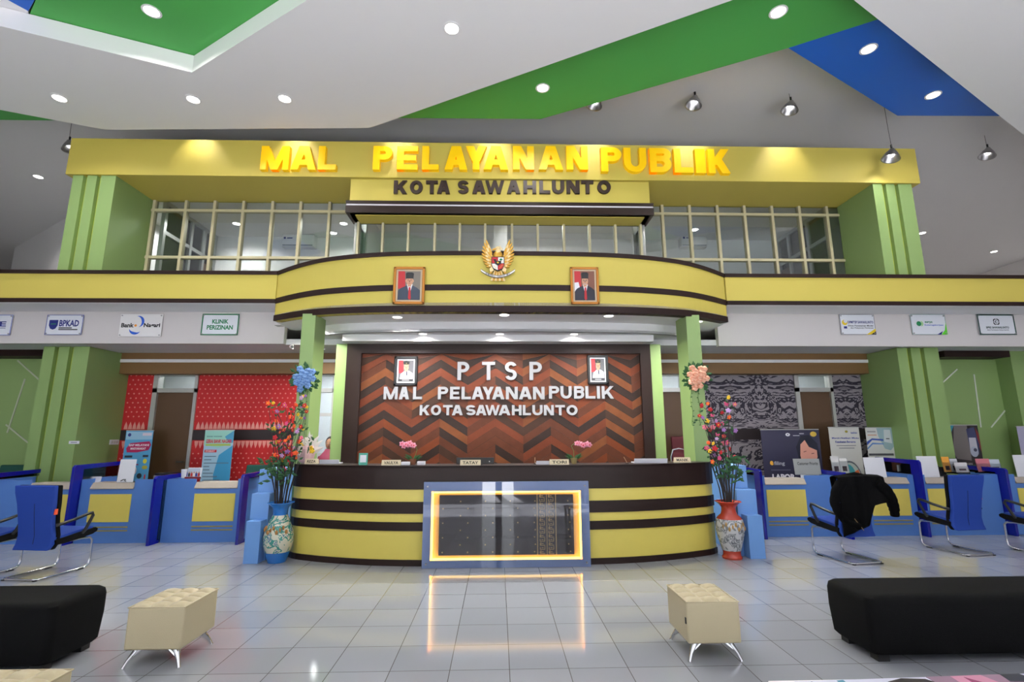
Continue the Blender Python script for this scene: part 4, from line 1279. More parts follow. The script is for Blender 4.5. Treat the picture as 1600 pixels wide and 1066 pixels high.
# stepped blue plinths at both ends of the counter
def plinth(label, s, xf, xs, y0):
    # s=-1 left, 1 right ; three columns of rising height stepping towards the counter
    t = thing('stepped_plinth', label, 'plinth', (xf[0], y0, 0), 'stepped plinths at the counter ends')
    for (x0, x1, y, h) in xs:
        MB().m(LBLUE).box(x0, x1, y, y + 0.62, 0, h).build('step', t, bevel=0.003)
    return t
def cols(l):
    out = []
    for px0, px1, py, y, h in l: out.append((at(px0, py, y).x, at(px1, py, y).x, y, h))
    return out
plinth('pale blue three step plinth beside the blue vase', -1, (-3.05,), cols(((382, 405, 850, 6.56, 0.50), (392, 420, 790, 6.72, 0.81), (405, 430, 745, 6.90, 1.10))), 6.56)
plinth('pale blue three step plinth beside the red vase', 1, (3.25,), cols(((1171, 1195, 850, 6.54, 0.52), (1152, 1183, 790, 6.70, 0.82), (1139, 1167, 745, 6.88, 1.12))), 6.54)

# ================================================================ VASES AND FLOWERS
def vase_material(nm, base, c1, c2, scale, c3=None):
    m = bpy.data.materials.new(nm)
    m.use_nodes = True
    nt = m.node_tree
    b = nt.nodes['Principled BSDF']
    b.inputs['Roughness'].default_value = 0.22
    b.inputs['Coat Weight'].default_value = 0.4
    tc = nt.nodes.new('ShaderNodeTexCoord')
    n = nt.nodes.new('ShaderNodeTexNoise'); n.inputs['Scale'].default_value = scale; n.inputs['Detail'].default_value = 3; n.inputs['Distortion'].default_value = 1.5
    nt.links.new(tc.outputs['Object'], n.inputs['Vector'])
    r = nt.nodes.new('ShaderNodeValToRGB')
    r.color_ramp.interpolation = 'CONSTANT'
    e = r.color_ramp.elements
    e[0].position = 0; e[0].color = (*lin(base), 1)
    e[1].position = 0.50; e[1].color = (*lin(c1), 1)
    x = e.new(0.57); x.color = (*lin(base), 1)
    x = e.new(0.61); x.color = (*lin(c2), 1)
    x = e.new(0.68); x.color = (*lin(base), 1)
    nt.links.new(n.outputs['Fac'], r.inputs[0])
    nt.links.new(r.outputs[0], b.inputs['Base Color'])
    return m
def vase(label, x, y, prof_top, prof_mid, prof_bot, mt_edge, mt_mid, flower_mt):
    t = thing('floor_vase', label, 'vase', (x, y, 0))
    MB().m(mt_mid).lathe(prof_mid, (x, y, 0), 32, cap0=False, cap1=False).build('body', t, True)
    MB().m(mt_edge).lathe(prof_bot, (x, y, 0), 32, cap1=False).build('foot', t, True)
    k = len(prof_top)
    def rf(i, a): return 1 + (0.10 * math.cos(9 * a) if i >= k - 4 and i < k - 1 else 0) * (0.4 if i == k - 4 else 1)
    MB().m(mt_edge).lathe(prof_top, (x, y, 0), 54, rfun=rf, cap0=False, cap1=False).build('ruffled_neck', t, True)
    mb = MB().m(flower_mt)
    for k in range(9):
        a = -PI / 2 + (k - 4) * 0.22
        z = 0.40 + 0.03 * math.sin(k * 2.1)
        r = 0.171
        c = (x + r * math.cos(a), y + r * math.sin(a), z)
        mb.ell(c, 0.012 + 0.004 * (k % 3), 0.008, 0.028, 8, 6)
    mb.build('raised_flower', t, True, merge=False)
    return t
VBLUE = mat('cobalt_glaze', (30, 110, 190), 0.2, coat=0.4)
VRED = mat('terracotta_glaze', (180, 58, 38), 0.25, coat=0.4)
VM1 = vase_material('teal_painted_porcelain', (214, 212, 190), (60, 140, 130), (70, 120, 150), 7)
VM2 = vase_material('grey_painted_porcelain', (205, 205, 205), (128, 130, 132), (110, 112, 116), 8)
vase('tall porcelain floor vase, teal painted, with cobalt blue ruffled rim', -2.745, 6.66,
     [(0.085, 0.55), (0.088, 0.60), (0.092, 0.63), (0.098, 0.655), (0.13, 0.685), (0.158, 0.705), (0.15, 0.712), (0.10, 0.66), (0.075, 0.60)],
     [(0.145, 0.12), (0.165, 0.18), (0.178, 0.25), (0.176, 0.31), (0.160, 0.39), (0.128, 0.47), (0.10, 0.53), (0.087, 0.56)],
     [(0.105, 0.0), (0.112, 0.012), (0.118, 0.03), (0.135, 0.08), (0.147, 0.125)], VBLUE, VM1, mat('raised_flower_brown', (170, 120, 60), 0.4))
vase('tall porcelain floor vase, grey painted, with terracotta red rim and foot', 2.96, 6.60,
     [(0.155, 0.475), (0.14, 0.50), (0.10, 0.535), (0.088, 0.57), (0.086, 0.61), (0.092, 0.64), (0.125, 0.668), (0.158, 0.688), (0.15, 0.695), (0.10, 0.65), (0.075, 0.60)],
     [(0.112, 0.10), (0.13, 0.16), (0.155, 0.25), (0.172, 0.34), (0.174, 0.41), (0.165, 0.455), (0.155, 0.48)],
     [(0.118, 0.0), (0.122, 0.02), (0.105, 0.04), (0.103, 0.08), (0.113, 0.105)], VRED, VM2, mat('raised_flower_gold', (160, 122, 60), 0.4))
FC = {'red': (200, 30, 40), 'orange': (250, 100, 40), 'yellow': (240, 200, 40), 'purple': (160, 110, 180), 'pink': (220, 80, 130), 'lilac': (190, 150, 205), 'white': (235, 230, 215), 'blue': (128, 166, 214), 'blue_shaded': (84, 124, 184), 'peach_shaded': (226, 150, 120), 'peach': (246, 190, 160), 'rose': (214, 110, 130), 'ppink': (235, 150, 170)}
FM = {k: mat('petal_' + k, v, 0.6) for k, v in FC.items()}
LEAF = mat('leaf_green', (40, 86, 44), 0.6)
STEM = mat('stem_dark', (34, 26, 24), 0.6)
VSTEM = mat('stem_green', (86, 120, 60), 0.6)
def blossom(mb, c, r, mt, core=None, n=5, rnd=random):
    q = Matrix.Rotation(rnd.uniform(-0.5, 0.5), 3, 'X') @ Matrix.Rotation(rnd.uniform(-0.5, 0.5), 3, 'Z')
    for k in range(n):
        a = 2 * PI * k / n
        off = q @ Vector((math.cos(a) * r * 0.55, -0.15 * r, math.sin(a) * r * 0.55))
        Mx = q @ Matrix.Rotation(-a, 3, 'Y')
        mb.m(mt).ell((c[0] + off.x, c[1] + off.y, c[2] + off.z), r * 0.52, r * 0.28, r * 0.40, 7, 5, Mx)
    mb.m(core or mt).ell((c[0], c[1] - r * 0.25, c[2]), r * 0.3, r * 0.3, r * 0.3, 6, 4)
def leaf(mb, p, d, L, W):
    d = Vector(d).normalized()
    s = d.cross(Vector((0, 1, 0.2))).normalized() * W
    u = s.cross(d).normalized() * W * 0.35
    P = Vector(p)
    mb.add([P, P + d * L * .4 + s + u, P + d * L, P + d * L * .4 - s + u, P + d * L * .4 - u * .3], [(0, 1, 4), (1, 2, 4), (2, 3, 4), (3, 0, 4)])
def branches(label, x, y, spots, cols, seed):
    rnd = random.Random(seed)
    t = thing('flower_branches', label, 'artificial flowers', (x, y, 0.62))
    st, lf = MB().m(STEM), MB().m(LEAF)
    groups = {}
    for i, (px, py) in enumerate(spots):
        Yf = y + rnd.uniform(-0.10, 0.14)
        p = at(px, py, Yf)
        r = rnd.uniform(0.024, 0.037)
        mb = MB()
        blossom(mb, p, r, FM[cols[i % len(cols)]], FM['yellow'] if cols[i % len(cols)] not in ('yellow',) and rnd.random() < 0.4 else None, rnd=rnd)
        mb.build('blossom', t, True, merge=False)
        if i % 3 == 0:
            b0 = Vector((x + rnd.uniform(-0.05, 0.05), y + rnd.uniform(-0.04, 0.04), 0.45))
            m1 = Vector((x + (p.x - x) * 0.35 + rnd.uniform(-0.03, 0.03), y, 1.05))
            pts = []
            for k in range(9):
                f = k / 8
                pts.append(b0 * (1 - f) ** 2 + m1 * 2 * f * (1 - f) + p * f * f)
            st.tube(pts, [0.008 * (1 - 0.6 * k / 8) for k in range(9)], 6)
        else:
            q = Vector((x + (p.x - x) * 0.5, y, p.z - rnd.uniform(0.14, 0.3)))
            st.tube([q, (q + p) / 2 + Vector((0.02, 0, -0.01)), p], 0.0035, 5)
        for k in range(2):
            lf.m(LEAF)
            leaf(lf, p + Vector((rnd.uniform(-.05, .05), 0.02, rnd.uniform(-.08, 0))), (rnd.uniform(-1, 1), rnd.uniform(-.3, .3), rnd.uniform(-.6, .8)), rnd.uniform(.05, .09), .016)
    for k in range(70):
        f = rnd.random()
        p = Vector((x + (-1 if x < 0 else 1) * rnd.uniform(-0.12, 0.24), y + rnd.uniform(-0.12, 0.0), 0.95 + 0.3 * rnd.random()))
        leaf(lf, p, (rnd.uniform(-1, 1), rnd.uniform(-.5, .5), rnd.uniform(-.6, .8)), rnd.uniform(.06, .13), .02)
    for k in range(10):
        a = 2 * PI * k / 10
        st.tube([(x + 0.05 * math.cos(a), y + 0.04 * math.sin(a), 0.45), (x + 0.10 * math.cos(a), y + 0.06 * math.sin(a), 0.85), (x + 0.19 * math.cos(a), y + 0.1 * math.sin(a), 1.2 + 0.1 * math.sin(k * 3))], 0.006, 6)
    st.build('stems', t, True, merge=False)
    lf.build('leaves', t, merge=False)
    return t
rs = random.Random(5)
spL = [(419, 630), (427, 630), (433, 643), (431, 644), (445, 633), (463, 633), (457, 640), (471, 622), (476, 634), (479, 643), (432, 658), (428, 670), (435, 667), (437, 676), (448, 662), (460, 666), (458, 672), (464, 675), (470, 667), (430, 684), (446, 689), (434, 691), (439, 700), (452, 700), (444, 691), (430, 711), (434, 712), (440, 712), (448, 716), (455, 710), (462, 708), (441, 719), (456, 722), (445, 733), (470, 685), (467, 690), (427, 716), (460, 700), (437, 690), (425, 660), (455, 652), (466, 648), (449, 706), (463, 716), (436, 724), (452, 684), (443, 672)]
spR = [(1106, 631), (1138, 621), (1135, 631), (1148, 632), (1096, 634), (1093, 650), (1098, 653), (1113, 649), (1128, 645), (1138, 642), (1139, 652), (1105, 658), (1129, 662), (1114, 668), (1109, 672), (1122, 664), (1149, 673), (1121, 679), (1131, 682), (1120, 686), (1107, 692), (1114, 693), (1136, 692), (1129, 693), (1117, 701), (1126, 707), (1116, 712), (1137, 715), (1148, 714), (1132, 721), (1113, 722), (1109, 705), (1124, 716), (1101, 668), (1133, 705), (1110, 640), (1131, 672), (1104, 700), (1140, 702), (1118, 658)]
branches('tall artificial branches of mixed red, yellow and purple blossoms in the blue vase', -2.745, 6.66, spL, ['orange', 'yellow', 'purple', 'red', 'pink', 'orange', 'red', 'lilac', 'red', 'red'], 3)
branches('tall artificial branches of red, pink and orange blossoms in the red vase', 2.96, 6.60, spR, ['orange', 'yellow', 'pink', 'rose', 'red', 'red', 'purple', 'pink', 'red', 'lilac'], 4)

def wall_bouquet(label, cx, cz, y, mt, R, drop, seed):
    rnd = random.Random(seed)
    t = thing('wall_bouquet', label, 'artificial flowers', (cx, y, cz), 'rose bouquets hung on the front pillars')
    lf = MB().m(LEAF)
    for k in range(17):
        a = k * 2.4 + rnd.uniform(-.2, .2); r = R * math.sqrt((k + .3) / 17) * rnd.uniform(.85, 1.12)
        p = (cx + r * math.cos(a), y - 0.05 - 0.05 * (1 - r / R), cz + r * math.sin(a) * 1.05)
        mb = MB()
        for j in range(3):
            for i in range(5):
                b_ = 2 * PI * (i + j * .5) / 5
                rr = 0.030 * (1 - j * .3)
                mb.m(mt if (j + i) % 3 else FM['blue_shaded' if mt is FM['blue'] else 'peach_shaded']).ell((p[0] + rr * math.cos(b_), p[1] - 0.010 * j, p[2] + rr * math.sin(b_)), 0.026, 0.016, 0.021, 6, 5)  # every third petal deeper: shading between petals put into their colour
        mb.build('rose', t, True, merge=False)
    for k in range(44):
        a = rnd.uniform(0, 2 * PI)
        r = R * rnd.uniform(.4, 1.15)
        leaf(lf, (cx + r * math.cos(a), y - 0.03, cz + r * math.sin(a)), (math.cos(a), -.2, math.sin(a)), 0.09, 0.03)
    lf.build('leaves', t, merge=False)
    st = MB().m(VSTEM)
    lf2 = MB()
    for k, dx in enumerate((-0.02, 0.05) if seed < 30 else (-0.10, 0.02)):
        pts = [(cx + dx + 0.012 * math.sin(i * 1.3 + k), y - 0.012, cz - 0.1 - drop * i / 9) for i in range(10)]
        st.tube(pts, 0.004, 5)
        for i in range(1, 10):
            lf2.m(LEAF if i % 2 else VSTEM)
            leaf(lf2, pts[i], (rnd.uniform(-1, 1), -.3, rnd.uniform(-.5, .3)), 0.035, 0.009)
            if seed < 30 and i % 2 == 0:
                bl = MB()
                blossom(bl, (pts[i][0] + rnd.uniform(-.02, .02), y - .03, pts[i][2]), 0.024, FM['yellow' if (i // 2 + k) % 2 else 'purple'], rnd=rnd)
                bl.build('blossom', t, True, merge=False)
    st.build('trailing_stem', t, True, merge=False)
    lf2.build('trailing_leaves', t, merge=False)
p = at(477, 592, 7.5)
wall_bouquet('bunch of pale blue artificial roses hung on the left front pillar', -2.88, p.z, 7.5, FM['blue'], 0.155, 0.72, 21)
p = at(1086, 590, 7.5)
wall_bouquet('bunch of peach artificial roses hung on the right front pillar', 3.02, p.z, 7.5, FM['peach'], 0.155, 0.62, 41)

# ---- things standing on the counter top (z = 1.168)
ZT = 1.168
def yc(x):
    best = min(CC, key=lambda p: abs(p[0] - x))
    return best[1]
# wrapped bouquet
bx, by = -2.60, 7.08
t = thing('gift_bouquet', 'white and pink paper wrapped bouquet standing on the counter end', 'bouquet', (bx, by, ZT))
rnd = random.Random(9)
mb = MB().m(mat('pink_wrap', (226, 190, 190), 0.6))
mb.lathe([(0.06, 0), (0.09, 0.03), (0.11, 0.12), (0.12, 0.19), (0.10, 0.24)], (bx - 0.03, by, ZT), 14, rfun=lambda i, a: 1 + 0.09 * math.sin(5 * a + i), cap1=False)
mb.build('wrapping_paper', t)
mb = MB().m(mat('white_wrap', (232, 226, 222), 0.6))
for k in range(7):
    a = 0.3 + k * 0.33
    d = Vector((math.cos(a) * 0.9, rnd.uniform(-.2, .2), math.sin(a)))
    leaf(mb, (bx + rnd.uniform(-.03, .05), by - 0.03, ZT + 0.14), d, rnd.uniform(.22, .33), 0.05)
mb.build('tissue_paper', t, merge=False)
for k in range(9):
    m2 = MB()
    blossom(m2, (bx + rnd.uniform(-.09, .12), by - 0.10, ZT + rnd.uniform(.12, .34)), 0.035, FM['white' if k % 3 else 'yellow'], rnd=rnd)
    m2.build('blossom', t, True, merge=False)
mb = MB()
for k in range(8): leaf(mb.m(LEAF), (bx + rnd.uniform(-.1, .1), by - .1, ZT + rnd.uniform(.12, .3)), (rnd.uniform(-1, 1), 0, 1), .08, .02)
mb.build('leaves', t, merge=False)
# orchids
def orchid(label, px, side, pcol):
    b0 = at(px, 727, 6.62)
    x, y = b0.x, 6.62
    t = thing('potted_orchid', label, 'potted plant', (x, y, ZT), 'small orchids on the counter')
    MB().m(mat('clay_pot' if side < 0 else 'straw_pot', (130, 84, 60) if side < 0 else (150, 134, 88), 0.7)).lathe([(0.03, 0), (0.045, 0.07), (0.048, 0.075), (0.04, 0.075), (0.035, 0.06)], (x, y, ZT), 16).build('pot', t, True)
    pts = [(x, y, ZT + .06), (x + .0 * side, y, ZT + .16), (x + .03 * side * -1, y, ZT + .23), (x + side * .04, y, ZT + .28), (x + side * .12, y - .01, ZT + .27), (x + side * .20, y - .01, ZT + .23)]
    if side < 0: pts = [(x, y, ZT + .06), (x + .03, y, ZT + .12), (x + .05, y, ZT + .19), (x + .01, y, ZT + .255), (x - .07, y - .01, ZT + .27), (x - .14, y - .01, ZT + .25)]
    MB().m(VSTEM).tube(pts, 0.004, 6).build('stem', t, True)
    r = random.Random(px)
    for k in range(7):
        f = k / 6
        q = Vector(pts[3]).lerp(Vector(pts[5]), f)
        m2 = MB()
        blossom(m2, (q.x, q.y - .03, q.z + r.uniform(-.025, .03)), 0.036, FM[pcol], FM['red'], 5, r)
        m2.build('blossom', t, True, merge=False)
    mb = MB().m(LEAF)
    for k in range(6): leaf(mb, (x, y, ZT + .06), (math.cos(k * 1.05), .2 * math.sin(k), .35), .13, .022)
    mb.build('leaves', t)
orchid('small pink and white orchid in clay pot on the counter near the name plate VAULYA', 645, -1, 'ppink')
orchid('small bright pink orchid in straw pot on the counter beside the name plate TORI', 897, 1, 'ppink')
# name plates
CRM = mat('cream_name_plate', (206, 192, 160), 0.5)
def name_plate(s, x0, x1, y0, y1, Y):
    a, b_ = at(x0, y1, Y), at(x1, y0, Y)
    h = 0.065
    t = thing('desk_name_plate', 'cream tent name plate reading %s on the reception counter' % s, 'name plate', ((a.x + b_.x) / 2, Y, ZT), 'name plates on the reception counter')
    xa, xb = a.x, b_.x
    MB().m(CRM).prism([(Y - 0.01, ZT), (Y + 0.045, ZT), (Y + 0.018, ZT + h)], xa, xb, 'x').build('tent', t)
    m = MB()
    text(m, s, xa + 0.03, xb - 0.03, 0.014, h - 0.016, 0.0, BLK, 0.02)
    ang = math.atan2(0.028, h)
    m.v = [(v[0], Y - 0.0115 + v[2] * math.tan(ang), ZT + v[2]) for v in m.v]
    m.build('name_text', t, merge=False)
name_plate('REZA', 476, 497, 718, 725, 6.90)
name_plate('VAULYA', 596, 626, 720, 727, 6.50)
name_plate('TATAY', 719, 751, 720, 727, 6.42)
name_plate('TORI', 859, 889, 720, 727, 6.45)
name_plate('MANIK', 1054, 1079, 717, 724, 6.80)
# QR stand without its code
p = at(567, 727, 6.55)
t = thing('payment_stand', 'small teal acrylic card stand on the counter before the dark frame', 'card stand', (p.x, 6.55, ZT))
MB().m(mat('teal_card', (60, 160, 140), 0.4)).box(p.x - .055, p.x + .055, 6.55, 6.558, ZT, ZT + .15).box(p.x - .055, p.x + .055, 6.55, 6.60, ZT, ZT + .004).build('card', t)
MB().m(PAPER).box(p.x - .038, p.x + .038, 6.548, 6.55, ZT + .035, ZT + .125).build('white_field', t)
# laptops and screens showing above the counter: open lids seen from behind
def laptop(label, x0, x1, Y, h, mt, group=None):
    a, b_ = at(x0, 725, Y), at(x1, 725, Y)
    base = ZT
    t = thing('laptop', label, 'laptop', ((a.x + b_.x) / 2, Y, base), group)
    MB().m(mt).prism([(Y, base + 0.012), (Y + 0.008, base + 0.012), (Y - 0.01, base + h), (Y - 0.018, base + h)], a.x, b_.x, 'x').build('lid', t, bevel=0.002)
    MB().m(mt).box(a.x, b_.x, Y, Y + 0.16, base, base + 0.014).build('keyboard_base', t, bevel=0.003)
SILV = mat('silver_plastic', (232, 233, 240), 0.45)
laptop('low white device lid on the counter right of the name plate REZA', 499, 530, 6.88, 0.055, SILV, 'white device lids on the counter')
laptop('low white device lid on the counter just left of the name plate TORI', 838, 859, 6.5, 0.045, SILV, 'white device lids on the counter')
laptop('wide low white device lid on the counter left of the name plate MANIK', 991, 1043, 6.66, 0.06, SILV, 'white device lids on the counter')
p0, p1 = at(713, 727, 6.62), at(772, 727, 6.62)
t = thing('monitor', 'black monitor behind the name plate TATAY on the counter', 'monitor', ((p0.x + p1.x) / 2, 6.62, ZT))
MB().m(BLACKP).box(p0.x, p1.x, 6.60, 6.63, ZT + .004, ZT + .085).build('screen_back', t, bevel=0.004)
MB().m(BLACKP).box(p0.x + .15, p1.x - .15, 6.58, 6.70, ZT, ZT + .008).build('stand', t)
MB().m(STEEL).prism([((p1.x - .06) + .008 * math.cos(k), ZT + .035 + .008 * math.sin(k)) for k in range(6)], 6.598, 6.6).build('maker_mark', t)
for (x0, x1, h, lb) in ((627, 640, .04, 'small white tissue pack on the counter beside the name plate VAULYA'), (652, 664, .045, 'small white box on the counter right of the clay orchid pot')):
    a, b_ = at(x0, 727, 6.52), at(x1, 727, 6.52)
    tag(MB().m(PAPER).box(a.x, b_.x, 6.50, 6.57, ZT, ZT + h).build('small_box', None, bevel=0.004, loc=((a.x + b_.x) / 2, 6.53, ZT)), lb, 'box')
for px, lb, dx in ((836, 'thin upright pen holder stick beside the name plate TORI', 0.0), (980, 'thin slanted pen stand on the counter left of the wide white lid', -0.04)):
    a = at(px, 727, 6.58)
    t = thing('desk_pen', lb, 'pen', (a.x, 6.58, ZT))
    MB().m(BLACKP).lathe([(0.022, 0), (0.02, 0.008), (0.004, 0.012)], (a.x, 6.58, ZT), 12).build('pen_base', t)
    MB().m(flat('tan_pen', (170, 140, 110))).tube([(a.x, 6.58, ZT + .01), (a.x + dx, 6.58, ZT + .085)], 0.004, 6).build('pen_body', t)

# ================================================================ SERVICE DESKS, left and right wings
def desk(label, x0, x1, ya, yb_, grp):
    """x0..x1 whole front; ya..yb_ the yellow section"""
    Y = 7.85
    t = thing('service_desk', label, 'service desk', ((x0 + x1) / 2, Y, 0), grp)
    mb = MB().m(BLUE)
    for a, b_ in ((x0, ya), (yb_, x1)):
        if b_ - a > 0.02: mb.box(a, b_, Y, Y + 0.03, 0, 0.90)
    mb.box(ya, yb_, Y, Y + 0.03, 0, 0.76)
    mb.build('front_panel', t, merge=False)
    MB().m(YEL).box(ya + .01, yb_ - .02, Y - 0.008, Y, 0.295, 0.69).build('yellow_inset', t)
    MB().m(OCHRE).box(ya + .01, yb_ - .02, Y - 0.006, Y, 0.215, 0.232).box(ya + .01, yb_ - .02, Y - 0.006, Y, 0.165, 0.182).build('ochre_strips', t)
    MB().m(BEIGE).prism([(Y - 0.02, 0.765), (Y - 0.02, 0.775), (Y + 0.03, 0.855), (Y + 0.24, 0.855), (Y + 0.24, 0.83), (Y + 0.03, 0.765)], ya, yb_, 'x').build('sloping_ledge', t)
    MB().m(BLUE).box(x0 + .01, x1 - .01, Y + .03, Y + .62, 0.72, 0.75).build('worktop', t)
    MB().m(BLUE).box(x0, x0 + .025, Y + .03, Y + .66, 0, 0.90).build('side_panel', t)
    MB().m(BLUE).box(x1 - .025, x1, Y + .03, Y + .66, 0, 0.90).build('side_panel', t)
G1, G2 = 'blue and yellow service desks in the left wing', 'blue and yellow service desks in the right wing'
desk('blue service desk with yellow inset nearest the blue vase plinth', -4.95, -3.77, -4.53, -3.90, G1)
desk('blue service desk with yellow inset bearing the tall blank white card', -6.195, -5.01, -6.05, -5.42, G1)
desk('blue service desk with yellow inset partly hidden by the blue office chair', -7.475, -6.255, -6.94, -6.31, G1)
desk('blue service desk at the far left edge beyond the partly seen chair', -8.75, -7.535, -8.57, -7.95, G1)
desk('blue service desk with yellow inset nearest the red vase plinth', 4.0, 5.21, 4.12, 4.76, G2)
desk('blue service desk partly hidden by the chair with black jacket', 5.27, 6.475, 5.75, 6.39, G2)
desk('blue service desk behind the middle chair of the right wing', 6.535, 7.83, 6.66, 7.30, G2)
desk('blue service desk at the right edge of the right wing', 7.89, 9.10, 8.10, 8.74, G2)
def divider(label, x, h, y0, grp, yend=8.62):
    t = thing('glass_divider', label, 'desk divider', (x, y0, 0), grp)
    w = 0.02
    mb = MB().m(NAVY)
    mb.prism([(y0, 0), (y0 + 0.17, 0), (y0 + 0.17, h - 0.07), (yend, h - 0.05), (yend, h + 0.01), (y0 + 0.03, h), (y0, h - 0.03)], x - w, x + w, 'x')
    mb.box(x - w, x + w, y0 + 0.16, 7.84, 0.0, 0.05)
    mb.build('frame', t, bevel=0.004)
    g = MB().m(CLEAR).box(x - 0.004, x + 0.004, y0 + 0.17, 7.84, 0.05, h - 0.07).box(x - 0.004, x + 0.004, 7.89, yend, 0.905, h - 0.052)
    g.build('glass_pane', t)
G3 = 'navy framed glass dividers between the desks'
divider('navy framed glass divider nearest the blue vase plinth', -3.74, 0.98, 7.64, G3)
divider('navy framed glass divider left of the desk with the red rimmed calendar', -4.98, 0.96, 7.62, G3)
divider('taller navy framed glass divider beside the blank white card', -6.225, 1.12, 7.70, G3)
divider('navy framed glass divider behind the partly seen left chair', -7.505, 1.0, 7.7, G3)
divider('navy framed glass divider nearest the red vase plinth', 3.97, 1.01, 7.66, G3)
divider('navy framed glass divider behind the black jacket', 5.24, 0.96, 7.60, G3)
divider('taller navy framed glass divider between jacket chair and plain blue chair', 6.505, 1.13, 7.72, G3)
divider('navy framed glass divider at the right of the plain blue chair', 7.86, 1.0, 7.72, G3)
# low blue boards of the desks seen behind
def on_desk(px, py, Y): return at(px, py, Y)
def card_stand(label, x0, x1, y0, y1, Y, cat='card', mt=PAPER, zbase=0.856):
    a, b_ = at(x0, y1, Y), at(x1, y0, Y)
    t = thing('paper_stand', label, cat, ((a.x + b_.x) / 2, Y, zbase))
    hh = b_.z - zbase
    MB().m(mt).prism([(Y, zbase), (Y + .004, zbase), (Y + .03, zbase + hh), (Y + .026, zbase + hh)], a.x, b_.x, 'x').build('sheet', t)
    MB().m(ACRYL).box(a.x - .004, b_.x + .004, Y - .004, Y + .07, zbase - .001, zbase + .004).build('holder_foot', t)
    return t, a.x, b_.x, hh
r_ = card_stand('tall blank white card standing on the desk left of the brown door', 182, 212, 718, 754, 7.88)
m_ = MB().m(BLK)
m_.tube([(r_[1] + .06, 7.877, .875), (r_[1] + .10, 7.877, .90), (r_[1] + .13, 7.877, .90), (r_[1] + .115, 7.877, .88), (r_[1] + .14, 7.877, .872)], .006, 5)
m_.build('small_mark', r_[0])
card_stand('blank white card on the desk just behind the black jacket', 1354, 1382, 715, 746, 7.9)
card_stand('blank white card beside the taller divider in the right wing', 1438, 1464, 713, 745, 7.9)
card_stand('cropped blank white card at the right edge of the picture', 1590, 1616, 711, 744, 7.9)
t, xa, xb, hh = card_stand('small white name plate on the desk behind the left glass divider', 140, 157, 745, 751, 8.05, 'name plate', zbase=0.75)
t, xa, xb, hh = card_stand('desk calendar with a group photo and dark red base', 291, 315, 731, 752, 7.95, 'calendar', zbase=0.90)
mb = MB()
mb.m(flat('calendar_sky', (190, 200, 215))).box(xa + .01, xb - .01, 7.943, 7.949, .93, .90 + hh - .01)
for k, (u, c) in enumerate(((.1, (30, 30, 40)), (.28, (200, 60, 50)), (.45, (235, 225, 220)), (.62, (60, 70, 150)), (.8, (190, 50, 50)))):
    x = xa + (xb - xa) * u
    mb.m(flat('calendar_fig_%d' % k, c)).box(x, x + .03, 7.941, 7.943, .93, .98)
    mb.m(SKIN).ell((x + .015, 7.942, .99), .01, .002, .012, 8, 6)
mb.m(flat('dark_red', (120, 24, 40))).box(xa - .02, xb + .0, 7.93, 7.96, .90, .925)
mb.build('photo_print', t, merge=False)
p = at(287, 745, 8.05)
tag(MB().m(PAPER).lathe([(.03, 0), (.042, .13), (.038, .13), (.027, .006)], (p.x, 8.05, .90), 18).build('paper_cup', None, True, loc=(p.x, 8.05, .90)), 'white cup of pens beside the desk calendar', 'cup')
p, q = at(243, 741, 8.25), at(286, 741, 8.25)
t = thing('printer', 'low grey and black printer behind the left glass divider', 'printer', ((p.x + q.x) / 2, 8.3, .75))
MB().m(flat('printer_grey', (130, 132, 138))).box(p.x, -5.05, 8.2, 8.45, .75, .93).build('printer_body', t, bevel=.01)
MB().m(BLACKP).box(p.x + .03, -5.12, 8.19, 8.42, .93, .965).build('paper_tray', t, bevel=.004)
# right wing desk things
t, xa, xb, hh = card_stand('grey sign board with a line of text before the dark poster', 1242, 1281, 717, 735, 7.98, 'sign', flat('grey_board', (150, 152, 150)), 0.90)
mb = MB(); text(mb, 'Customer Priority', xa + .06, xb - .03, .90 + hh * .55, .90 + hh * .8, 7.975, BLK, .01); mb.v = [(v[0], v[1] + .02, v[2]) for v in mb.v]; mb.build('sign_text', t, merge=False)
p, q = at(1277, 735, 8.1), at(1300, 735, 8.1)
tag(MB().m(PAPER).box(4.96, 5.16, 8.11, 8.3, .75, 1.04).build('tissue_box', None, bevel=.005, loc=(5.06, 8.2, .75)), 'plain white carton on the desk left of the leaflet holder', 'box')
def leaflets(label, x0, x1, y0, y1, Y, cols, zb0=0.90):
    a, b_ = at(x0, y1, Y), at(x1, y0, Y)
    t = thing('leaflet_holder', label, 'leaflet holder', ((a.x + b_.x) / 2, Y, zb0))
    h = b_.z - zb0
    MB().m(ACRYL).prism([(Y - .02, zb0), (Y + .06, zb0), (Y + .06, zb0 + .02), (Y, zb0 + .02), (Y + .03, zb0 + h * .9), (Y + .026, zb0 + h * .9)], a.x, b_.x, 'x').build('holder', t)
    for k, c in enumerate(cols):
        f0, f1 = k / len(cols), (k + 1) / len(cols)
        xa, xb = a.x + (b_.x - a.x) * f0 + .004, a.x + (b_.x - a.x) * f1 - .004
        m = MB().m(flat('leaflet_%d_%d_%d' % c, c)).prism([(Y - .004 * (k % 2), zb0 + .02), (Y + .004, zb0 + .02), (Y + .03, zb0 + h * (1 - .12 * (k % 2))), (Y + .022, zb0 + h * (1 - .12 * (k % 2)))], xa, xb, 'x')
        m.m(flat('leaflet_dark', (60, 40, 50))).prism([(Y - .006, zb0 + .05), (Y - .002, zb0 + .05), (Y + .006, zb0 + h * .45), (Y + .002, zb0 + h * .45)], xa + (xb - xa) * .25, xb - (xb - xa) * .2, 'x')
        m.build('leaflet', t, merge=False)
leaflets('holder of white leaflets before the white health poster', 1301, 1324, 713, 737, 8.0, [(210, 208, 205), (222, 220, 216)])
leaflets('holder of white and orange leaflets behind the plain blue chair', 1476, 1496, 714, 741, 8.1, [(230, 160, 60), (205, 205, 210)])
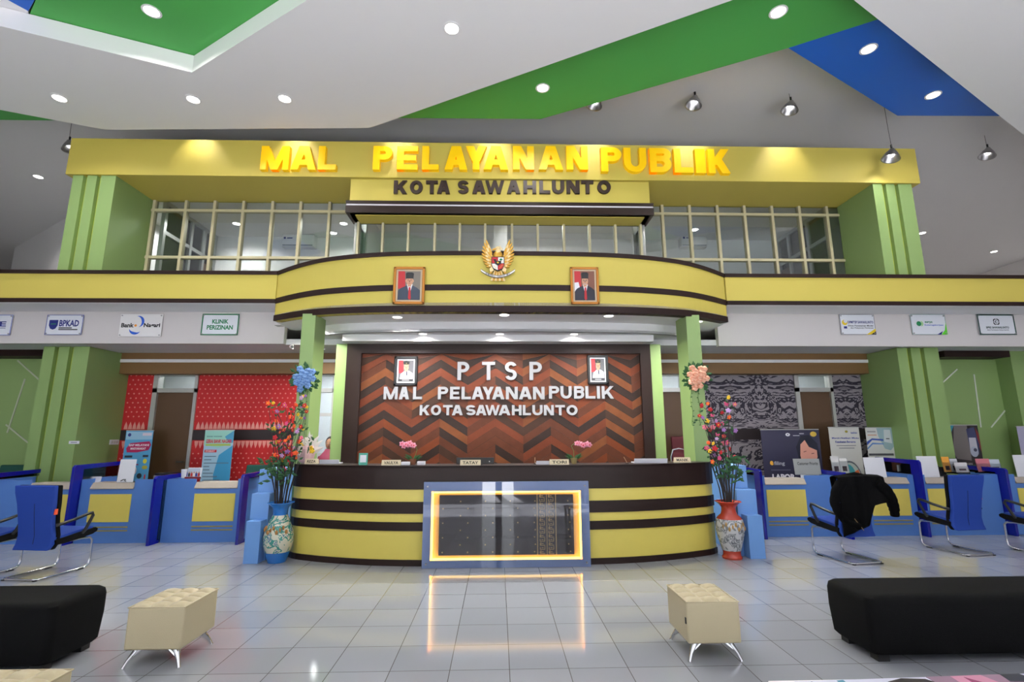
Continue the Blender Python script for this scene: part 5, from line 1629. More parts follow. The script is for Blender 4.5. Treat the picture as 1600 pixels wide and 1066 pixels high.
leaflets('single leaflet with brown picture beside the orange leaflets', 1495, 1512, 723, 741, 8.0, [(216, 212, 214)])
leaflets('holder with pink leaflet before the dark photo poster', 1528, 1547, 717, 733, 8.1, [(206, 120, 130)])
leaflets('holder with pale blue leaflet right of the pink leaflet', 1547, 1563, 718, 734, 8.1, [(196, 206, 218)])
p = at(1471, 745, 8.15)
t = thing('desk_telephone', 'black telephone on the desk right of the blank white card', 'telephone', (p.x, 8.15, .75))
MB().m(BLACKP).prism([(8.13, .75), (8.36, .75), (8.36, .86), (8.15, 1.0)], p.x - .09, p.x + .09, 'x').build('phone_body', t, bevel=.006)
MB().m(BLACKP).box(p.x - .08, p.x - .03, 8.13, 8.30, .985, 1.02).build('handset', t, bevel=.008)
p = at(1413, 735, 8.15)
t = thing('acrylic_name_stand', 'clear acrylic stand with black print behind the jacket chair', 'name plate', (p.x, 8.15, .75))
MB().m(flat('frosted_acrylic', (176, 182, 184), .3)).box(p.x - .11, p.x + .11, 8.15, 8.155, .93, 1.03).build('plate', t)
MB().m(BLK).box(p.x - .02, p.x + .1, 8.147, 8.15, .94, .975).build('print', t)
MB().m(ACRYL).box(p.x - .03, p.x + .03, 8.15, 8.21, .75, .93).build('foot', t)

# green staff chairs behind the desks
def staff_chair(label, x, y, w=.5, z=1.06, lean=0.08, dep=.46):
    t = thing('staff_chair', label, 'office chair', (x, y, 0), 'dark green staff chairs behind the desks')
    mb = MB().m(TEAL)
    mb.prism([(y - .03, .55), (y + .03, .55), (y + .03 + lean, z), (y - .03 + lean, z + .0)], x - w / 2, x + w / 2, 'x')
    mb.build('backrest', t, bevel=.02, seg=3)
    MB().m(TEAL).box(x - w / 2, x + w / 2, y - .02 - dep, y - .02, .42, .50).build('seat', t, bevel=.02)
    MB().m(BLACKP).tube([(x, y - .25, .42), (x, y - .25, .1)], .025, 10).build('gas_column', t)
    mb = MB().m(BLACKP)
    for k in range(5):
        a = k * 2 * PI / 5
        mb.tube([(x, y - .25, .1), (x + .26 * math.cos(a), y - .25 + .26 * math.sin(a), .04)], [.02, .012], 8)
        mb.ell((x + .27 * math.cos(a), y - .25 + .27 * math.sin(a), .025), .025, .025, .025, 8, 6)
    mb.build('star_base', t, merge=False)
for px0, px1, lb in ((-4, 44, 'dark green staff chair at the left edge before the green wall'), (160, 190, 'dark green staff chair half hidden behind the blank white card'), (383, 431, 'dark green staff chair before the red cloth near the blue vase'),
                     (1378, 1416, 'dark green staff chair behind the jacket chair, below the REHAB poster'), (1508, 1556, 'dark green staff chair below the dark photo poster')):
    sy = 8.79 if px0 == 1378 else 9.1
    a, b_ = at(px0, 727, sy), at(px1, 727, sy)
    staff_chair(lb, (a.x + b_.x) / 2, sy, max(.44, b_.x - a.x), min(a.z, 1.08), .02 if sy < 9 else .08, .26 if sy < 9 else .46)

# ================================================================ ROLL-UP BANNERS
def banner(label, px0, px1, py, Y, base_rgb, draw, thick=0.004):
    a, b_ = at(px0, py, Y), at(px1, py, Y)
    x0, x1, z1 = a.x, b_.x, (a.z + b_.z) / 2
    z0 = 0.06
    t = thing('standing_banner', label, 'banner', ((x0 + x1) / 2, Y, 0), 'standing banners along the rear wall')
    m = MB().m(mat('banner_print_%d' % len(MATS), base_rgb, 0.5)).box(x0, x1, Y, Y + thick, z0, z1)
    W, H = x1 - x0, z1 - z0
    class B: pass
    k = B()
    def P(pts, c, lay=1): m.m(flat('ink_%d_%d_%d' % c, c)).prism([(x0 + W * u, z0 + H * v) for u, v in pts], Y - 0.0006 * lay, Y)
    def R(u0, u1, v0, v1, c, lay=1): P([(u0, v0), (u1, v0), (u1, v1), (u0, v1)], c, lay)
    def O(u, v, ru, rv, c, lay=1, n=20): P([(u + ru * math.cos(2 * PI * i / n), v + rv * math.sin(2 * PI * i / n)) for i in range(n)], c, lay)
    def T(s, u0, u1, v0, v1, c, lay=2, bold=.02): text(m, s, x0 + W * u0, x0 + W * u1, z0 + H * v0, z0 + H * v1, Y - 0.0006 * lay - .0004, flat('ink_%d_%d_%d' % c, c), bold)
    draw(P, R, O, T)
    m.build('print', t, merge=False)
    MB().m(ALU).box(x0, x1, Y - .002, Y + .02, z1, z1 + .015).box(x0, x1, Y - .06, Y + .06, 0, .06).build('rails', t, merge=False)
    MB().m(ALU).tube([((x0 + x1) / 2, Y + .03, .03), ((x0 + x1) / 2, Y + .03, z1)], .008, 8).build('pole', t)
    return t
def d1(P, R, O, T):
    R(.02, .98, .9, .99, (150, 190, 215))
    O(.14, .955, .06, .02, (40, 50, 120), 2)
    R(.62, .95, .945, .975, (220, 200, 210), 2)
    P([(.08, .80), (.20, .86), (.9, .88), (.98, .84), (.9, .78), (.5, .755), (.12, .755)], (176, 24, 84), 2)
    T('SIAP MELAYANI', .16, .90, .825, .85, (240, 235, 240), 3, .03)
    T('MASYARAKAT', .24, .80, .785, .81, (240, 235, 240), 3, .03)
    R(.06, .34, .695, .72, (30, 40, 60), 2); R(.72, .92, .70, .725, (30, 40, 60), 2)
    O(.82, .655, .07, .028, (230, 215, 60), 2); O(.84, .585, .10, .022, (190, 180, 70), 2)
    R(.06, .6, .61, .625, (150, 60, 110), 2)
    O(.5, .55, .06, .04, (220, 200, 205), 2); O(.18, .53, .10, .03, (225, 215, 140), 2)
    O(.68, .49, .09, .03, (30, 40, 50), 3); O(.88, .48, .03, .03, (190, 60, 80), 3)
    P([(.55, .36), (.95, .37), (.93, .43), (.6, .43)], (200, 220, 50), 2)
    R(.6, .7, .36, .385, (30, 40, 30), 3); R(.8, .9, .36, .385, (30, 40, 30), 3)
banner('blue standing banner with a magenta speech shape, at the corner of red cloth', 197.5, 240, 673.5, 9.45, (84, 160, 205), d1)
def d2(P, R, O, T):
    P([(0, .84), (0, 1), (1, 1), (1, .86), (.5, .8)], (150, 205, 190))
    P([(.7, .93), (1, 1), (1, .86), (.85, .86)], (70, 150, 185), 2)
    P([(.5, .2), (1, .3), (1, .83), (.55, .72), (.42, .5)], (60, 150, 195), 1)
    T('BANK NAGARI', .08, .6, .925, .94, (60, 100, 110), 2)
    T('GERAI BANK NAGARI', .06, .94, .855, .90, (200, 40, 60), 3, .04)
    R(.06, .92, .825, .845, (170, 190, 80), 2)
    R(.04, .46, .75, .78, (190, 50, 60), 2); T('SYARAT', .08, .40, .756, .774, (240, 220, 220), 3)
    for k, w in enumerate((.4, .25, .85, .2, .22, .35, .5, .6, .15)):
        R(.06, .06 + w, .70 - k * .038, .709 - k * .038, (90, 110, 130), 2)
banner('pale blue standing banner headed GERAI BANK NAGARI before the red cloth', 321, 366, 673, 9.45, (160, 195, 215), d2)
def d3(P, R, O, T):
    T('o', .42, .50, .925, .965, (220, 220, 225), 2, .05)
    R(.55, .66, .93, .936, (200, 200, 205), 2); R(.66, .74, .95, .962, (160, 160, 170), 2)
    O(.90, .95, .055, .03, (200, 165, 60), 2)
    P([(.62, .62), (.58, .80), (.68, .93), (.82, .94), (.95, .84), (.97, .68), (.9, .6), (.8, .75), (.7, .78)], (16, 20, 38), 2)
    P([(.64, .70), (.66, .83), (.74, .88), (.80, .80), (.93, .76), (.93, .68), (.86, .60), (.86, .52), (.72, .52), (.73, .58), (.66, .62)], (214, 150, 130), 3)
    P([(.755, .655), (.80, .645), (.87, .665), (.83, .625), (.79, .62)], (200, 40, 50), 4)
    P([(.70, .745), (.75, .755), (.75, .748), (.70, .738)], (70, 40, 40), 4); P([(.83, .725), (.88, .73), (.88, .723), (.83, .718)], (70, 40, 40), 4)
    P([(.55, .10), (.60, .45), (.72, .55), (.88, .53), (1, .44), (1, .1)], (60, 50, 90), 2)
    T('e', .11, .17, .59, .64, (240, 180, 60), 3, .06); T('filing', .18, .36, .58, .635, (170, 170, 178), 3)
    R(.12, .45, .53, .54, (90, 90, 110), 2)
    T('LAPOR', .13, .52, .42, .49, (225, 222, 230), 3, .05)
    T('SPT', .15, .42, .31, .38, (225, 222, 230), 3, .05)
banner('wide dark navy poster with a smiling woman and the word LAPOR', 1188, 1279, 672, 9.2, (44, 42, 66), d3)
def d4(P, R, O, T):
    O(.58, .955, .05, .014, (160, 150, 60), 2); T('kesehatan', .72, .93, .93, .955, (60, 80, 160), 2)
    T('Meningkatkan Mutu', .08, .96, .865, .89, (60, 70, 150), 2, .03); T('Kesehatan Bersama', .18, .84, .825, .85, (60, 70, 150), 2, .03)
    for k, (a, b_) in enumerate(((.2, .84), (.28, .78))): R(a, b_, .79 - k * .03, .798 - k * .03, (120, 120, 130), 2)
    P([(.55 + .40 * math.cos(i * PI / 14), .36 + .26 * math.sin(i * PI / 14)) for i in range(29)], (110, 112, 118), 2)
    P([(.55 + .37 * math.cos(i * PI / 14), .36 + .24 * math.sin(i * PI / 14)) for i in range(29)], (190, 200, 190), 3)
    P([(.50 + .25 * math.cos(i * PI / 10), .40 + .18 * math.sin(i * PI / 10)) for i in range(21)], (70, 160, 165), 4)
    P([(.72, .38), (.70, .50), (.82, .52), (.90, .42), (.88, .30)], (214, 104, 50), 5)
    P([(.48, .24), (.50, .42), (.70, .42), (.78, .24)], (20, 96, 80), 6)
banner('off white standing health banner with a round teal and orange picture', 1294, 1341.5, 668.5, 9.25, (206, 204, 196), d4)
def d5(P, R, O, T):
    R(.06, .36, .95, .965, (150, 150, 150), 2); R(.06, .38, .91, .925, (200, 160, 140), 2)
    P([(.44, .90), (.40, 1), (1, 1), (1, .80), (.82, .74), (.62, .76)], (150, 175, 182), 2)
    P([(.62, .84), (.66, .98), (.88, .98), (.90, .82)], (205, 210, 214), 3); R(.70, .82, .87, .88, (40, 40, 50), 4)
    P([(0, .84), (.2, .88), (.6, .87), (.6, .85), (.2, .86), (0, .80)], (50, 80, 160), 3); P([(0, .77), (.2, .83), (.6, .82), (.6, .81), (.2, .81), (0, .75)], (90, 130, 190), 3)
    R(.02, .90, .68, .705, (80, 80, 84), 2)
    T('REHAB', .04, .60, .59, .66, (30, 30, 36), 3, .05); R(.64, .94, .60, .65, (120, 122, 124), 2)
    for k in range(5): R(.10, .95 - .08 * (k % 3), .55 - k * .05, .558 - k * .05, (90, 90, 94), 2)
banner('off white standing banner with the word REHAB and blue waves', 1351.5, 1395, 669, 9.25, (206, 206, 200), d5)
def d6(P, R, O, T):
    P([(0, .9), (0, 1), (.16, 1)], (60, 150, 170), 2)
    P([(.16, 1), (.0, .7), (.1, .62), (.6, .6), (.62, 1)], (120, 112, 108), 1)
    P([(.6, .72), (.58, .96), (.86, .98), (.95, .78), (.9, .66)], (60, 64, 100), 3)
    P([(.6, .70), (.62, .86), (.86, .86), (.88, .68)], (200, 196, 205), 4); O(.74, .70, .14, .06, (180, 184, 200), 5); O(.78, .72, .06, .02, (70, 70, 90), 6)
    P([(.9, .98), (1, .9), (1, .7), (.93, .76)], (130, 50, 50), 2)
    T('PELAYANAN', .06, .60, .545, .575, (190, 185, 185), 3)
    P([(.6, .5), (1, .5), (1, .62), (.8, .56)], (90, 160, 180), 2)
    for k in range(4): R(.12, .82 - .1 * (k % 2), .47 - k * .045, .482 - k * .045, (160, 156, 156), 2)
banner('dark standing banner with a photograph of white devices before green wall', 1483, 1527, 665, 9.3, (44, 36, 38), d6)
def d7(P, R, O, T):
    P([(0, .5), (0, 1), (1, 1), (1, .4)], (180, 176, 200), 1); O(.5, .86, .3, .06, (60, 56, 100), 2)
banner('cropped pale violet standing banner at the right edge of the picture', 1588, 1640, 667, 9.25, (150, 146, 160), d7)

# ================================================================ WAITING FURNITURE
def pillow_top(mb, x0, x1, y0, y1, z, nx, ny, amp):
    """tufted top: a grid of quilted squares, dipped along the seams"""
    k = 8
    NX, NY = nx * k, ny * k
    vs, fs = [], []
    for j in range(NY + 1):
        for i in range(NX + 1):
            u, v = i / k, j / k
            hgt = (abs(math.sin(PI * u)) * abs(math.sin(PI * v))) ** 0.45
            e = 1.0
            vs.append((x0 + (x1 - x0) * i / NX, y0 + (y1 - y0) * j / NY, z + amp * hgt))
    for j in range(NY):
        for i in range(NX):
            a = j * (NX + 1) + i
            fs.append((a, a + 1, a + NX + 2, a + NX + 1))
    mb.add(vs, fs)
def ottoman(label, x0, y0, w=0.385, d=0.44, rot=0.0, tagside=None):
    t = thing('ottoman', label, 'ottoman', (x0, y0, 0), 'cream tufted ottomans in the waiting area')
    zb, zt_ = 0.115, 0.385
    MB().m(CREAM).box(x0, x0 + w, y0, y0 + d, zb, zt_).build('body', t, True, bevel=0.012, seg=3)
    mb = MB().m(CREAM)
    pillow_top(mb, x0 + .006, x0 + w - .006, y0 + .006, y0 + d - .006, zt_ - 0.008, 3, 4, 0.03)
    mb.build('tufted_top', t, True)
    mb = MB().m(CREAM)
    r = 0.004
    mb.tube([(x0, y0, zt_), (x0 + w, y0, zt_), (x0 + w, y0 + d, zt_), (x0, y0 + d, zt_)], r, 6, closed=True)
    mb.build('piping', t, True)
    for sx in (0, 1):
        for sy in (0, 1):
            cx, cy_ = (x0 + 0.05 if sx == 0 else x0 + w - 0.05), (y0 + .05 if sy == 0 else y0 + d - .05)
            ox, oy = (-1 if sx == 0 else 1), (-1 if sy == 0 else 1)
            mb = MB().m(CHROME)
            mb.tube([(cx - ox * .02, cy_ - oy * .02, zb + .002), (cx - ox * .005, cy_ - oy * .005, zb - .03), (cx + ox * .025, cy_ + oy * .02, .045), (cx + ox * .042, cy_ + oy * .035, .006), (cx + ox * .044, cy_ + oy * .036, 0)], [.034, .024, .013, .010, .012], 12)
            mb.tube([(cx - ox * .06, cy_, zb), (cx - ox * .01, cy_ + oy * .01, zb - .04), (cx + ox * .025, cy_ + oy * .02, .05)], [.014, .010, .006], 8)
            mb.build('leg', t, True, merge=False)
    if tagside is not None:
        MB().m(BLACKP).box(*tagside).build('pull_tab', t)
    return t
ottoman('cream tufted ottoman on chrome legs standing between black bench and counter', -2.545, 3.78, 0.385, 0.42)
ottoman('cream tufted ottoman on chrome legs with a small black tab on its side', 1.325, 3.745, 0.375, 0.41, tagside=(1.318, 1.326, 3.76, 3.775, 0.24, 0.28))
ottoman('cream tufted ottoman cropped by the bottom edge before the black bench', -2.555, 2.44, 0.395, 0.42)
def bench(label, x0, x1, y0, y1):
    t = thing('padded_bench', label, 'bench', ((x0 + x1) / 2, (y0 + y1) / 2, 0), 'black padded benches in the waiting area')
    mb = MB().m(BLACK)
    n = 14
    h0, h1 = 0.05, 0.435
    # slightly tapering soft block
    prof = [(0.030, h0), (0.012, h0 + .02), (0.0, h0 + .2), (0.0, h1 - .06), (0.008, h1 - .022), (0.03, h1 - .004), (0.06, h1)]
    vs, fs = [], []
    def ringp(ins, z):
        pts = []
        r = 0.05
        for cx, cy_, a0 in ((x1 - ins - r, y0 + ins + r, -PI / 2), (x1 - ins - r, y1 - ins - r, 0), (x0 + ins + r, y1 - ins - r, PI / 2), (x0 + ins + r, y0 + ins + r, PI)):
            for k in range(5): pts.append((cx + r * math.cos(a0 + k * PI / 8), cy_ + r * math.sin(a0 + k * PI / 8), z))
        return pts
    rings = [ringp(i, z) for i, z in prof]
    k = len(rings[0])
    for r in rings: vs += r
    for i in range(len(rings) - 1):
        for j in range(k): fs.append((i * k + j, i * k + (j + 1) % k, (i + 1) * k + (j + 1) % k, (i + 1) * k + j))
    fs.append(tuple(range((len(rings) - 1) * k, len(rings) * k)))
    fs.append(tuple(reversed(range(k))))
    mb.add(vs, fs).build('cushion', t, True)
    for cx in (x0 + .10, x1 - .10):
        for cy_ in (y0 + .09, y1 - .09):
            MB().m(BLACKP).box(cx - .04, cx + .04, cy_ - .04, cy_ + .04, 0, h0 + .01).build('foot', t)
bench('long black padded bench beyond the two cream ottomans at the left', -4.6, -2.98, 3.70, 4.20)
bench('long black padded bench behind the printed sheet at the right', 2.57, 4.45, 3.66, 4.14)

# cantilever visitor chairs ------------------------------------------------
def visitor_chair(label):
    t = thing('visitor_chair', label, 'chair', (0, 0, 0), 'blue cantilever visitor chairs')
    prof = []
    W = 0.25
    # backrest: curved slab, blue shell with black edge
    pts = [(-.235, .30), (-.20, .36), (-.195, .45), (-.215, .56), (-.235, .68), (-.25, .80), (-.275, .92), (-.285, 1.0)]
    wid = [.225, .235, .228, .222, .228, .242, .258, .262]
    def slab(y_off, th, inset, mt, name):
        mb = MB().m(mt)
        vs, fs = [], []
        for (y, z), w in zip(pts, wid):
            w = w - inset
            vs += [(-w, y + y_off, z), (w, y + y_off, z), (w, y + y_off + th, z), (-w, y + y_off + th, z)]
        k = len(pts)
        for i in range(k - 1):
            for j in range(4): fs.append((i * 4 + j, i * 4 + (j + 1) % 4, i * 4 + 4 + (j + 1) % 4, i * 4 + 4 + j))
        fs += [(3, 2, 1, 0), tuple((k - 1) * 4 + j for j in range(4))]
        return mb.add(vs, fs).build(name, t, True, bevel=.012, seg=3)
    o = slab(-.045, .05, 0.008, BLUEF, 'backrest')
    o2 = slab(0.006, .045, 0.0, BLACK, 'backrest_edge')
    MB().m(flat('dark_blue_seam', (8, 24, 80))).tube([(0, y - .047, z) for y, z in pts[1:6]], .003, 5).build('back_seam', o)
    MB().m(flat('orange_tag', (240, 90, 50))).box(.222, .240, -.262, -.235, .68, .74).build('orange_tag', o2)
    mb = MB().m(BLUEF)
    s_ = MB()
    sp = [(-.20, .415), (-.10, .43), (.05, .45), (.18, .465), (.25, .46), (.275, .44), (.25, .415), (.15, .40), (0, .385), (-.12, .375), (-.2, .38)]
    MB().m(BLUEF).prism([(y, z + .012) for y, z in sp[:5]] + [(.24, .43), (-.2, .40)], -.225, .225, 'x').build('seat', t, True, bevel=.01, seg=3)
    MB().m(BLACK).prism([(-.21, .40), (-.10, .415), (.05, .435), (.19, .45), (.27, .458), (.30, .44), (.295, .41), (.24, .385), (.1, .365), (-.1, .345), (-.2, .345)], -.24, .24, 'x').build('seat_base', t, True, bevel=.012, seg=3)
    for s in (-1, 1):
        x = s * .262
        MB().m(BLACKP).tube([(s * .235, -.225, .56), (x, -.17, .575), (x, -.03, .60), (x, .12, .635), (x, .17, .64), (x, .185, .61), (x, .15, .54), (x, .11, .46), (s * .235, .10, .42)], .017, 10).build('armrest', t, True)
    fr_ = MB().m(CHROME)
    for s in (-1, 1):
        x = s * .21
        fr_.tube([(x, -.12, .36), (x, .16, .355), (x, .24, .345), (x, .27, .31), (x, .275, .10), (x, .265, .045), (x, .22, .016), (x, .1, .014), (x, -.26, .014), (x * .95, -.31, .014), (x * .8, -.33, .014)], .0125, 10)
    fr_.tube([(-.17, -.33, .014), (.17, -.33, .014)], .0125, 10)
    fr_.tube([(-.21, .05, .352), (.21, .05, .352)], .010, 8)
    fr_.build('sled_frame', t, True, merge=False)
    for s in (-1, 1):
        MB().m(BLACKP).box(s * .21 - .014, s * .21 + .014, .12, .2, 0, .012).build('floor_glide', t)
        MB().m(BLACKP).box(s * .19 - .014, s * .19 + .014, -.345, -.315, 0, .012).build('floor_glide', t)
    return t
v0 = visitor_chair('whole blue visitor chair with orange tag standing behind the black bench')
def put_chair(front_l, front_r, label, o=None, dr=0.0):
    fl, fr2 = Vector(front_l), Vector(front_r)
    c = (fl + fr2) / 2
    d = fr2 - fl
    a = math.atan2(d.y, d.x) + dr
    fwd = Vector((-math.sin(a), math.cos(a)))
    p = c - fwd * .27
    if o is None: return dup(v0, (p.x, p.y, 0), a, label)
    o.location = (p.x, p.y, 0); o.rotation_euler = (0, 0, a)
    return o
put_chair((-5.33, 6.56), (-4.90, 6.50), '', v0, 0.0)
put_chair((-6.12, 6.50), (-5.66, 6.46), 'blue visitor chair cropped by the left edge, only arm and seat in view')
JC = put_chair((4.13, 6.80), (4.56, 6.85), 'blue visitor chair with a black jacket hung over its back', None, 0.03)
put_chair((5.86, 7.15), (6.34, 7.20), 'uncovered blue visitor chair between the jacket chair and the cropped chair')
put_chair((6.90, 6.96), (7.36, 7.04), 'blue visitor chair cropped by the right edge of the picture')
# jacket draped over the back of that chair
jl, ja = JC.location, JC.rotation_euler.z
jt = thing('jacket', 'black jacket draped over the back of a blue visitor chair, one sleeve hanging', 'jacket', (0, 0, 0))
JB = mat('black_jacket_cloth', (6, 6, 7), 0.9, spec=0.1, bump=0.5, bscale=25)
def grid_cloth(fn, nu, nv, mt):
    vs, fs = [], []
    for j in range(nv + 1):
        for i in range(nu + 1): vs.append(fn(i / nu, j / nv))
    for j in range(nv):
        for i in range(nu):
            a = j * (nu + 1) + i
            fs.append((a, a + 1, a + nu + 2, a + nu + 1))
    return MB().m(mt).add(vs, fs)
def body_fn(u, v):
    # v: 0 front hem, up over the top, 1 back hem ; u across
    hem_back = 0.50 - 0.16 * (1 - u) + (0.22 if u > .62 else 0) * min(1, (u - .62) / .12 if u > .62 else 0)
    w = 0.315 - 0.02 * math.cos(PI * u)
    x = -w + 2 * w * u
    wob = 0.010 * math.sin(9 * u + 3 * v) + 0.006 * math.sin(23 * u)
    if v < .35:
        f = v / .35
        return (x * (1 - .1 * (1 - f)), -.235 + wob * .5, .70 + .32 * f)
    if v < .45:
        f = (v - .35) / .1
        return (x, -.235 - .105 * f, 1.02 + .018 * math.sin(PI * f) - .012 * abs(2 * u - 1) ** 3)
    f = (v - .45) / .55
    z = 1.02 - (1.02 - hem_back) * f - .012 * abs(2 * u - 1) ** 3
    return (x * (1 + .03 * f), -.34 - .015 + wob + .03 * math.sin(PI * f) * -.4, z)
o = grid_cloth(body_fn, 40, 40, JB).build('jacket_body', jt, True, merge=False)
md = o.modifiers.new('thickness', 'SOLIDIFY'); md.thickness = .012; md.offset = 0
def sleeve(pts, rs, nm):
    mb = MB().m(JB)
    P = [Vector(p) for p in pts]
    # subdivide and crumple
    out, rr = [], []
    for i in range(len(P) - 1):
        for k in range(4):
            f = k / 4
            out.append(P[i].lerp(P[i + 1], f)); r = rs[i] * (1 - f) + rs[i + 1] * f
            rr.append(r * (1 + .10 * math.sin(3.1 * (i * 4 + k))))
    out.append(P[-1]); rr.append(rs[-1])
    mb.tube(out, rr, 14)
    mb.build(nm, jt, True)
sleeve([(.24, -.34, .95), (.34, -.36, .86), (.41, -.36, .76), (.45, -.35, .64), (.46, -.34, .54)], [.075, .075, .065, .058, .045], 'sleeve')
sleeve([(-.24, -.34, .95), (-.30, -.32, .85), (-.33, -.30, .72), (-.30, -.31, .60), (-.24, -.34, .50), (-.10, -.38, .44)], [.06, .062, .055, .05, .045, .04], 'sleeve')
MB().m(JB).tube([(-.15, -.27, 1.025), (0, -.30, 1.045), (.15, -.27, 1.025)], [.02, .028, .02], 8).build('collar', jt, True)
MB().m(flat('zip_tan', (150, 126, 84))).tube([(-.06, -.395, .40), (-.11, -.39, .47), (-.16, -.38, .54)], .004, 5).build('drawstring', jt)
jt.location = (jl.x, jl.y, 0); jt.rotation_euler = (0, 0, ja)

# printed sheet on a low table at the bottom edge of the frame
tt = thing('low_table', 'low table under the printed sheet at the bottom edge of the picture', 'table', (2.2, 2.35, 0))
MB().m(WHITE).box(1.30, 3.2, 2.0, 2.62, .36, .385).build('table_top', tt, bevel=.004)
for x in (1.36, 3.12):
    for y in (2.06, 2.56): MB().m(ALU).box(x - .02, x + .02, y - .02, y + .02, 0, .36).build('leg', tt)
ps = MB().m(flat('sheet_white', (214, 214, 232), .3))
def S(pts, c, lay): ps.m(flat('sheet_%d_%d_%d' % c, c, .35)).prism(pts, .385, .3885 + .0004 * lay, 'z')
ps.prism([(1.33, 2.02), (3.18, 2.02), (3.18, 2.655), (1.42, 2.60)], .385, .388, 'z')
S([(1.62, 2.50), (1.625, 2.60), (1.66, 2.605), (1.65, 2.50)], (60, 130, 160), 1)
S([(1.78, 2.3), (1.86, 2.58), (1.95, 2.612), (2.06, 2.60), (2.14, 2.5), (2.14, 2.2)], (48, 40, 44), 1)
S([(2.08, 2.3), (2.08, 2.62), (2.56, 2.635), (2.7, 2.4), (2.6, 2.1)], (150, 118, 140), 2)
S([(2.18, 2.4), (2.2, 2.62), (2.36, 2.628), (2.42, 2.4)], (206, 140, 168), 3)
S([(2.24, 2.48), (2.26, 2.61), (2.30, 2.56), (2.34, 2.46)], (140, 30, 90), 4)
S([(2.44, 2.56), (2.46, 2.63), (2.56, 2.636), (2.58, 2.56)], (40, 42, 60), 4)
S([(2.5, 2.3), (2.56, 2.53), (2.63, 2.54), (2.66, 2.3)], (190, 110, 120), 3)
S([(2.56, 2.2), (2.60, 2.58), (2.72, 2.65), (3.18, 2.655), (3.18, 2.1)], (44, 46, 60), 4)
S([(2.68, 2.58), (2.72, 2.62), (2.90, 2.62), (2.86, 2.56)], (180, 180, 160), 5)
for k, (a, b_, c, d) in enumerate(((1.40, 2.545, 1.46, 2.585), (1.44, 2.54, 1.50, 2.59), (1.47, 2.57, 1.56, 2.58), (1.42, 2.555, 1.50, 2.55))):
    v = Vector((c - a, d - b_)).normalized() * .004
    S([(a - v.y, b_ + v.x), (c - v.y, d + v.x), (c + v.y, d - v.x), (a + v.y, b_ - v.x)], (20, 20, 50), 2)
tag(ps.build('printed_sheet', None, merge=False, loc=(2.2, 2.35, .385)), 'glossy printed sheet with white and pink picture lying at the bottom edge', 'poster')

# ================================================================ PERSON AND CHAIR BEHIND THE COUNTER
def skinned(name, joints, edges, parent, mt, sub=2):
    me = bpy.data.meshes.new(name)
    me.from_pydata([Vector(j[0]) - WLOC[parent] for j in joints], edges, [])
    me.materials.append(mt)
    o = bpy.data.objects.new(name, me)
    COL.objects.link(o)
    o.parent = parent
    WLOC[o] = WLOC[parent]
    sk = o.modifiers.new('skin', 'SKIN')
    sk.use_smooth_shade = True
    for i, j in enumerate(joints):
        r = j[1]
        o.data.skin_vertices[0].data[i].radius = (r, r) if not isinstance(r, tuple) else r
        o.data.skin_vertices[0].data[i].use_root = (i == 0)
    ss = o.modifiers.new('smooth', 'SUBSURF'); ss.levels = sub; ss.render_levels = sub
    return o
hp = at(516, 694, 9.35)
px_, py_, hz = hp.x, 9.35, hp.z
pr_ = thing('person', 'seated person in a pink top and headscarf seen behind the reception counter', 'person', (px_, py_, 0))
PINK = mat('pink_cloth', (158, 62, 88), 0.7)
TR = mat('dark_trousers', (40, 36, 48), 0.8)
sz = hz - 0.70 - 0.0
J = [((px_, py_ + .02, hz - .66), .13), ((px_, py_ + .01, hz - .45), .125), ((px_, py_, hz - .26), .14), ((px_, py_, hz - .17), .055), ((px_, py_ - .01, hz - .10), .05),
     ((px_ - .17, py_, hz - .25), .055), ((px_ - .20, py_ - .08, hz - .48), .042), ((px_ - .08, py_ - .27, hz - .52), .034),
     ((px_ + .17, py_, hz - .25), .055), ((px_ + .20, py_ - .08, hz - .48), .042), ((px_ + .08, py_ - .27, hz - .52), .034),
     ((px_ - .10, py_ - .02, hz - .72), .085), ((px_ - .12, py_ - .40, hz - .74), .065), ((px_ - .12, py_ - .44, .42 * .5 + .05), .05), ((px_ - .12, py_ - .46, .08), .04), ((px_ - .12, py_ - .60, .05), .035),
     ((px_ + .10, py_ - .02, hz - .72), .085), ((px_ + .12, py_ - .40, hz - .74), .065), ((px_ + .12, py_ - .44, .26), .05), ((px_ + .12, py_ - .46, .08), .04), ((px_ + .12, py_ - .60, .05), .035)]
Ed = [(0, 1), (1, 2), (2, 3), (3, 4), (2, 5), (5, 6), (6, 7), (2, 8), (8, 9), (9, 10), (0, 11), (11, 12), (12, 13), (13, 14), (14, 15), (0, 16), (16, 17), (17, 18), (18, 19), (19, 20)]
bd = skinned('body', J, Ed, pr_, PINK, 1)
mb = MB().m(SKIN).ell((px_, py_ - .035, hz), .068, .075, .10, 16, 12)
mb.ell((px_, py_ - .112, hz - .01), .012, .014, .022, 8, 6)
for s in (-1, 1):
    mb.m(PAPER).ell((px_ + s * .026, py_ - .100, hz + .015), .012, .006, .007, 8, 6)
    mb.m(BLK).ell((px_ + s * .026, py_ - .106, hz + .015), .005, .003, .006, 6, 5)
    mb.m(BLK).box(px_ + s * .026 - .014, px_ + s * .026 + .014, py_ - .107, py_ - .100, hz + .032, hz + .036)
mb.m(flat('lips_pink', (170, 70, 80))).ell((px_, py_ - .102, hz - .045), .020, .006, .007, 8, 6)
mb.build('face', pr_, True, merge=False)
hb = MB().m(mat('black_hair', (26, 20, 22), .6)).ell((px_, py_ + .012, hz + .025), .088, .085, .115, 16, 12)
hb.build('hair', pr_, True)
sc_ = MB().m(PINK).lathe([(.075, -.085), (.10, -.13), (.16, -.20), (.19, -.28), (.17, -.36)], (px_, py_, hz), 20, cap0=False, cap1=False)
sc_.build('headscarf', pr_, True)
